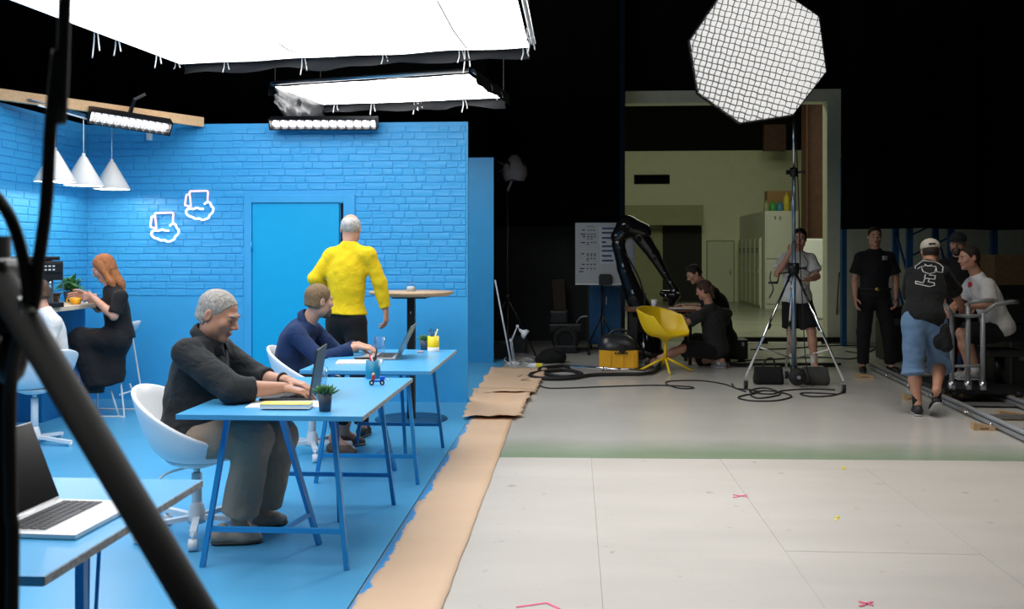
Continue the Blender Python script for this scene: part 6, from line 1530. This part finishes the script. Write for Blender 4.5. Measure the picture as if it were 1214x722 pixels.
a, b = ground(606.5, 434), at(587, 332, 13.02); tag(MB().cyl(a+V(0, .0, 0), b, .011, n=10).build('white_pole', M_whitemetal), 'thin white pole leaning on the edge of the blue panel', 'pole')
# white architect lamp lying on the floor
p = ground(609, 431); t = thing('architect_lamp', 'white jointed architect lamp standing on the floor behind the paper', 'lamp', p); PY = p.y; q = lambda x, y: at(585+x/7.22, 380+y/7.22, PY)
MB().lathe([(.09, 0), (.09, .014), (.03, .03), (0, .03)], p, 24).build('base', M_white, t, world=True)
for dx in (0, 5):
    MB().cyl(q(170+dx*3, 350), q(143+dx*3, 170), .006, n=8).build('lower_arm', M_whitemetal, t, world=True); MB().cyl(q(150+dx*2, 170), q(203, 55), .006, n=8).build('upper_arm', M_whitemetal, t, world=True)
MB().tube(curve_pts([q(150, 180)+V(0, -.01, 0), q(165, 240)+V(0, -.02, 0), q(178, 340)+V(0, -.01, 0)], 5), .008, 8).build('spring', M_steel, t, world=True)
for c_ in ((147, 168), (205, 48)): MB().cyl(q(*c_)+V(0, -.02, 0), q(*c_)+V(0, .02, 0), .02, n=14).build('joint', M_white, t, world=True)
A, B = q(222, 78), q(290, 128); d = (B-A).normalized()
MB().lathe([(.018, 0), (.022, .03), (.03, .05), (.06, .075), (.068, .12), (.064, .12), (.055, .08), (0, .06)], A, 24, tuple(d)).build('lamp_shade', M_white, t, world=True)
MB().cyl(q(205, 50), A, .008, n=8).build('neck', M_whitemetal, t, world=True)
for i, (pts, lb) in enumerate((([(603, 431), (598, 428), (600, 424.5), (605, 428), (612, 433), (622, 431), (632, 434)], 'white power cord curled beside the leaning white pole'), ([(610, 433), (618, 427), (626, 425.5), (632, 429), (624, 434), (636, 436), (644, 434)], 'white power cord tangled around the architect lamp base'))):
    cable(lb, pts, .009, M_white, .009, 'power_cord')
p = ground(638, 437); t = thing('spray_can', 'white can with a yellow band lying on the paper edge', 'can', p, R(5)); MB().cyl((-.10, 0, .035), (.06, 0, .035), .035, n=20).build('can_body', M_white, t); MB().cyl((-.03, 0, .035), (.05, 0, .035), .0356, n=20, cap=False).build('yellow_band', M_yelltape, t); MB().cyl((-.10, 0, .035), (-.13, 0, .035), .026, .016, n=16).build('cap', M_white, t)
p = ground(655, 431.5); t = thing('black_rucksack', 'slumped black bag on the floor near the fat tyre', 'bag', p); S = SDF(); A3 = (V(1, 0, 0), V(0, 1, 0), V(0, 0, 1))
S.ell(p+V(0, .15, .08), A3, (.19, .14, .12), .03, cuts=[(p, V(0, 0, -1))]); S.ell(p+V(-.1, .12, .05), A3, (.14, .12, .08), .03, cuts=[(p, V(0, 0, -1))]); sdf_object('bag_body', [(S, .012)], M_bagb, t, p, None, .014, 9, 3); MB().tube(curve_pts([V(.05, .05, .17), V(.12, -.02, .22), V(.17, .08, .12)], 5), .01, 6).build('strap', M_rubber, t)
p = ground(645, 402); t = thing('small_post', 'short grey metal post standing on the dark floor', 'post', p); MB().lathe([(.07, 0), (.07, .012), (.018, .02), (.018, .24), (.03, .25), (.03, .27), (0, .27)], (0, 0, 0), 16).build('post', M_greymetal, t); MB().lathe([(.019, .12), (.026, .13), (.026, .15), (.019, .16)], n=14, cap=False).build('ring', M_steel, t)
p = ground(612, 420); t = thing('tool_crate', 'open grey plastic crate behind the architect lamp', 'crate', p+V(0, .25, 0)); mb = MB()
MB().box((0, 0, .01), (.26, .36, .02)).build('crate_bottom', M_greymetal, t)
for s in (-1, 1): MB().box((s*.125, 0, .13), (.012, .36, .24)).build('crate_side', mat('dark grey crate', (.04, .042, .045), .6), t); MB().box((0, s*.175, .13), (.25, .012, .24)).build('crate_end', mat('dark grey crate', (.04, .042, .045), .6), t)
# --- dolly track, dolly, wedges
ra, rb = ground(1031, 437), ground(1214, 524); dr = (rb-ra).normalized(); rb2 = rb+dr*1.6; sd = V(-dr.y, dr.x, 0); sd = sd if sd.x > 0 else -sd
t = thing('dolly_track', 'grey camera dolly track with crossbars lying on the floor', 'track', (ra+rb)/2)
GAUGE = .62
for k in (0, 1):
    o_ = sd*GAUGE*k; MB().cyl(ra+o_+V(0, 0, .075), rb2+o_+V(0, 0, .075), .02, n=12).build('rail', M_greymetal, t, world=True)
    MB().bar(ra+o_+V(0, 0, .035), rb2+o_+V(0, 0, .035), .05, .03).build('rail_channel', M_greymetal, t, world=True)
L = (rb2-ra).length
for i in range(9):
    c = ra+dr*(L*(i+.3)/9); MB().bar(c+V(0, 0, .03), c+sd*GAUGE+V(0, 0, .03), .12, .016).build('crossbar', mat('crossbar steel', (.22, .22, .22), .45, .5), t, world=True)
for f, ln in ((.22, .14), (.72, .34)):
    c = ra+dr*((rb-ra).length*f)-sd*.028+V(0, 0, .05); MB().bar(c, c+dr*ln, .006, .03).build('joint_plate', M_chrome, t, world=True)
for f in (.2, .38, .52, .62, .75, .88):
    c = ra+dr*((rb-ra).length*f)-sd*.03+V(0, 0, .035); MB().cyl(c, c-sd*.02, .014, n=10).build('bolt', M_chrome, t, world=True)
M_wedge = mat('pine wedge', (.50, .33, .18), .6, var=.12, scale=9)
for px, py, ln, lb in ((1026, 449, .20, 'beside the end of the dolly track'), (1080, 475, .12, 'beside the foot of the man in denim shorts'), (1168, 511, .17, 'under the outer dolly rail'), (1204, 496, .26, 'lying between the dolly rails')):
    p = ground(px, py); t = thing('wooden_wedge', f'small pine wooden wedge {lb}', 'wedge', p+V(0, .05, 0), R(-4), 'wooden wedges at the dolly track')
    MB().add([V(-ln/2, -.045, 0), V(ln/2, -.045, 0), V(ln/2, .045, 0), V(-ln/2, .045, 0), V(-ln/2, -.045, .065), V(ln/2, -.045, .03), V(ln/2, .045, .03), V(-ln/2, .045, .065)], [(0, 3, 2, 1), (4, 5, 6, 7), (0, 1, 5, 4), (1, 2, 6, 5), (2, 3, 7, 6), (3, 0, 4, 7)]).build('wedge_block', M_wedge, t)
    MB().box((0, -.0455, .018), (ln*.4, .001, .01)).build('stamp', M_darkwood, t)
DYn, DYf = 9.75, 10.75; q = lambda x, y, Y=DYn: at(x, y, Y)
c0, c1 = q(1120, 462), q(1196, 462, DYn); pz = .125
t = thing('camera_dolly', 'camera dolly with grey tube handrails standing on the track', 'dolly', ((c0.x+c1.x)/2, (DYn+DYf)/2, 0)); w = c1.x-c0.x+.2
MB().box((.1, 0, pz), (w, 1.0, .05), bev=.008).build('platform', M_black, t)
for sx in (-1, 1):
    for sy in (-1, 1): b_ = MB().box((.1+sx*(w/2-.1), sy*.44, .10), (.16, .10, .04), bev=.01).build('wheel_bracket', mat('gold anodised', (.45, .26, .05), .35, .7), t); MB().cyl((.1+sx*(w/2-.1)-.03, sy*.49, .10), (.1+sx*(w/2-.1)+.03, sy*.49, .10), .03, n=14).build('wheel', M_rubber, b_)
def rail(pts, r=.021): return MB().tube([Vector(p) for p in pts], r, 12).build('handrail', M_alu2, t, world=True)
M_alu2 = mat('scuffed grey tube', (.30, .31, .32), .42, .25, var=.06)
for x, yt, Y in ((1128.5, 372, DYn), (1165, 371, DYn), (1147.5, 359, DYn+.02)):
    p = q(x, yt, Y); MB().cyl(V(p.x, p.y, pz+.02), p, .023, n=14).build('post', M_alu2, t, world=True); MB().cyl(V(p.x, p.y, pz+.02), V(p.x, p.y, pz+.10), .036, n=14).build('post_socket', M_steel, t, world=True)
rail([q(1121, 361, DYn+.25), q(1124, 366), q(1129, 373)]); rail([q(1129, 373), q(1147, 375), q(1165, 374)], .018); rail([q(1147, 359), q(1163, 357), q(1178, 356)]); rail([q(1164.5, 372), q(1180, 361), q(1198, 358), q(1206, 358, DYn+.3)])
rail([q(1129, 434), q(1166, 434)], .014)
MB().cyl(V(q(1185, 400, 10.25).x, 10.25, pz+.02), V(q(1185, 400, 10.25).x, 10.25, .44), .05, n=16).build('seat_post', M_blackmetal, t, world=True)
MB().box((q(1183, 400, 10.25).x, 10.22, .47), (.36, .36, .07), bev=.02).build('seat_pad', M_black, t, world=True)
# --- shelving and dark cases behind the dolly
M_rackb = mat('rack blue', (.014, .09, .21), .45)
t = thing('pallet_rack', 'blue steel pallet rack with braced uprights behind the crew', 'rack', (at(1100, 300, 14.3).x, 14.3, 0))
for px in (1078, 1127, 1178):
    x = at(px, 300, 14.3).x
    for dy in (0, .6):
        if px == 1178 and dy: continue
        MB().bar((x, 14.3+dy, 0), (x, 14.3+dy, 3.2), .085, .07).build('upright', M_rackb, t, world=True)
    for k in range(4): MB().bar((x, 14.3, .4+.7*k), (x, 14.9 if px != 1178 else 14.4, .4+.7*(k+1)), .03).build('brace', M_rackb, t, world=True)
x0, x1 = at(1078, 300, 14.3).x, at(1178, 300, 14.3).x
for z in (.5, 2.2): MB().bar((x0, 14.26, z), (x1, 14.26, z), .04, .10).build('shelf_beam', M_rackb, t, world=True)
for k in range(3): MB().bar((x0, 14.45, 1.4+.3*k), (x0+.7, 14.45, 1.75+.3*k), .025).build('lattice', M_rackb, t, world=True)
x0 = at(1003, 300, 15.6).x; tag(MB().box((x0, 15.75, 1.5), (.075, .12, 3.0)).build('blue_post', M_rackb), 'blue steel post at the cream wall beside the man in black', 'post')
a, b = at(1179, 338, 13.4), at(1240, 302, 13.4); t = thing('wooden_crate', 'large brown chipboard crate on the dark pile behind the dolly', 'crate', ((a.x+b.x)/2, 13.7, 0))
MB().box((0, 0, (a.z+b.z)/2), (b.x-a.x, .6, b.z-a.z), bev=.008).build('box', mat('chipboard', (.20, .12, .055), .7, var=.2, scale=20), t); MB().box((0, -.305, b.z-.04), (b.x-a.x, .02, .08)).build('batten', mat('chipboard', (.2, .12, .055)), t); MB().box((0, 0, a.z/2), (b.x-a.x-.05, .5, a.z)).build('plinth', M_black, t)
for i, (px, Y, wd, dp, ht, lb) in enumerate(((1205, 11.4, .75, .6, .95, 'tall black flight case behind the handrail of the dolly'), (1222, 10.6, .5, .6, .55, 'low black flight case right behind the dolly platform'), (1072, 13.6, .5, .5, .75, 'black flight case between the two men in black tees'))):
    x = at(px, 300, Y).x; t = thing('flight_case', lb, 'case', (x, Y+.2, 0)); MB().box((0, 0, ht*.36), (wd, dp, ht*.7), bev=.01).build('case_body', M_black, t); MB().box((0, 0, ht*.86), (wd, dp, ht*.27), bev=.01).build('lid', M_black, t)
    for sx in (-1, 1): MB().box((sx*wd*.25, -dp/2-.008, ht*.72), (.08, .016, .09), bev=.004).build('latch', mat('dull steel', (.12, .12, .12), .5, .6), t)
    for sx in (-1, 1): MB().box((sx*wd*.5, -dp/2, ht*.5), (.02, .02, ht)).build('edge_strip', mat('dull steel', (.12, .12, .12), .5, .6), t)
p = ground(1143, 440); x = at(1143, 300, 12.9).x; t = thing('red_bag', 'red cloth bag standing on the floor behind the dolly handrail', 'bag', (x, 12.9, 0)); S = SDF(); A3 = (V(1, 0, 0), V(0, 1, 0), V(0, 0, 1)); pb = V(x, 12.9, 0)
S.ell(pb+V(0, 0, .26), A3, (.13, .10, .24), .03, cuts=[(pb, V(0, 0, -1))]); S.ell(pb+V(0, 0, .12), A3, (.16, .13, .14), .04, cuts=[(pb, V(0, 0, -1))]); sdf_object('bag_body', [(S, .012)], cloth_mat('red nylon', (.42, .015, .02)), t, pb, None, .012, 9, 8); MB().tube(curve_pts([V(-.06, 0, .46), V(0, 0, .6), V(.06, 0, .46)], 5), .01, 6).build('handle', M_rubber, t)
x = at(1172, 300, 12.2).x; t = thing('navy_bag', 'navy duffel bag on the floor behind the dolly', 'bag', (x, 12.2, 0)); pb = V(x, 12.2, 0); S = SDF(); S.cone(pb+V(-.2, 0, .16), pb+V(.2, 0, .16), .17, .16, .03, cuts=[(pb, V(0, 0, -1))]); sdf_object('bag_body', [(S, .012)], cloth_mat('navy nylon', (.012, .025, .08)), t, pb, None, .012, 9, 4); MB().tube(curve_pts([V(-.1, 0, .30), V(0, 0, .42), V(.1, 0, .30)], 5), .01, 6).build('handle', M_rubber, t)
# thin stick by the pillar
a, b = ground(990, 404), at(995, 323, 15.9); tag(MB().cyl(a, b, .012, n=8).build('broom_stick', M_darkwood), 'thin wooden stick leaning on the cream pillar', 'stick')

# --- tape marks on the beige sheets
def tape(px, py, segs, m, label, z=.0015):
    c = ground(px, py); t = thing('tape_mark', label, 'tape mark', V(c.x, c.y, 0))
    for (x0, y0, x1, y1) in segs:
        A, B = ground(x0, y0)-c, ground(x1, y1)-c; MB().bar(V(A.x, A.y, z), V(B.x, B.y, z), .012, .0012).build('tape_strip', m, t)
tape(878, 588, [(869, 586.5, 887, 589.5), (869, 590, 886, 586.5)], M_pink, 'pink tape cross on the beige sheets near the grey floor')
tape(1027, 716, [(1018, 713, 1035, 718), (1019, 719, 1034, 713.5)], M_pink, 'pink tape cross at a lengthwise sheet joint far from the grey floor')
tape(640, 717, [(612, 720, 648, 715), (648, 715, 663, 722)], M_pink, 'pink tape corner mark near the brown paper strip')
tape(1000, 555, [(997, 554, 1003, 556.5), (999, 556.5, 1002, 553.5)], M_yelltape, 'tiny yellow tape scrap close to the grey floor edge')
tape(992, 614, [(989, 613, 995, 614), (990.5, 617, 994, 612)], M_yelltape, 'tiny yellow tape scrap in the middle of a beige sheet')

# --- light stand close in front, its leg crossing the desk
FY = 1.10
tp = at(4, 330, FY); t = thing('black_stand', 'black light stand with grey collar and slanting leg before the laptop desk', 'light stand', (tp.x-.0, FY, 0))
M_lowblack = mat('satin black tube', (.011, .010, .009), .65, 0, var=.15, spec=.2)
MB().cyl((tp.x-.002, FY, .05), (tp.x-.006, FY, 1.50), .0135, n=18).build('column', M_lowblack, t, world=True)
A = at(-6, 322, 1.06); B = at(241, 735, .985); d = (B-A); B2 = A+d*((A.z-.015)/(A.z-B.z))
MB().cyl(A, B2, .0175, n=20).build('leg', M_lowblack, t, world=True)
A3_ = V(tp.x-.03, FY+.03, A.z); MB().cyl(A3_, V(tp.x-.75, FY-.25, .015), .0175, n=16).build('leg', M_lowblack, t, world=True); MB().cyl(A3_, V(tp.x-.2, FY+.85, .015) if False else V(tp.x-.55, FY+.55, .015), .0175, n=16).build('leg', M_lowblack, t, world=True)
c = at(5, 322, FY-.03); MB().box(c+V(-.012, 0, .0), (.052, .05, .03), bev=.008).build('collar', mat('cast grey alloy', (.10, .10, .10), .45, .6), t, world=True)
MB().box(at(12, 360, FY-.02), (.03, .03, .07), bev=.008).build('leg_hinge', M_lowblack, t, world=True)
MB().cyl(at(18, 352, FY-.05), at(34, 372, FY-.06), .008, n=12).build('tightening_screw', M_alu, t, world=True)
MB().ball(at(12, 425, FY-.02), .024, 14, (.8, .8, 1.3)).build('clamp_knob', M_black, t, world=True)
top_ = at(77, -6, 1.05); cab = [V(top_.x+.10, 1.05, 6.98), V(top_.x+.05, 1.05, 3.5), at(77, -6, 1.05), at(69, 60, 1.05), at(60, 150, 1.05), at(55, 240, 1.05), at(46, 310, 1.05), at(40, 360, 1.05), at(22, 402, 1.05), at(12, 470, 1.07), at(13, 600, 1.075), at(14, 760, 1.075), V(tp.x+.015, 1.05, .02)]
tag(MB().tube(curve_pts(cab, 10), .0072, 10).build('hanging_cable', M_rubber), 'thick black cable hanging from the ceiling along the slanting stand leg', 'cable')
cab = [at(-40, 190, 1.08), at(-2, 236, 1.06), at(14, 262, 1.05), at(26, 300, 1.045), at(33, 345, 1.045), at(30, 385, 1.05)]
tag(MB().tube(curve_pts(cab, 10), .0068, 10).build('looped_cable', M_rubber), 'black cable arching into the grey collar of the near stand', 'cable')
# --- unseen housings: the added fill light over the studio floor, and the hall lamp
for nm, lb, c, sx, sy, zc in (('fill_light_housing', 'unseen black housing of the added fill light above the grey floor', (2.5, 7.2, 5.6), 2.2, 3.0, 7.0), ('hall_light_panel', 'wide light panel hanging from the hall ceiling behind the tall opening', (3.2, 20.4, 5.6), 4.0, 5.0, 8.0)):
    t = thing(nm, lb, 'studio light', (c[0], c[1], c[2]))
    MB().box((0, 0, .10), (sx+.1, sy+.1, .06), bev=.01).build('housing', M_blackmetal, t)
    for s in (-1, 1):
        MB().box((s*(sx/2+.06), 0, .06), (.02, sy+.14, .14)).build('side_frame', M_blackmetal, t)
        for q in (-1, 1): MB().cyl((s*sx*.4, q*sy*.4, .13), (s*sx*.4, q*sy*.4, zc-c[2]-.01), .01, n=8).build('suspension_rod', M_steel, t)
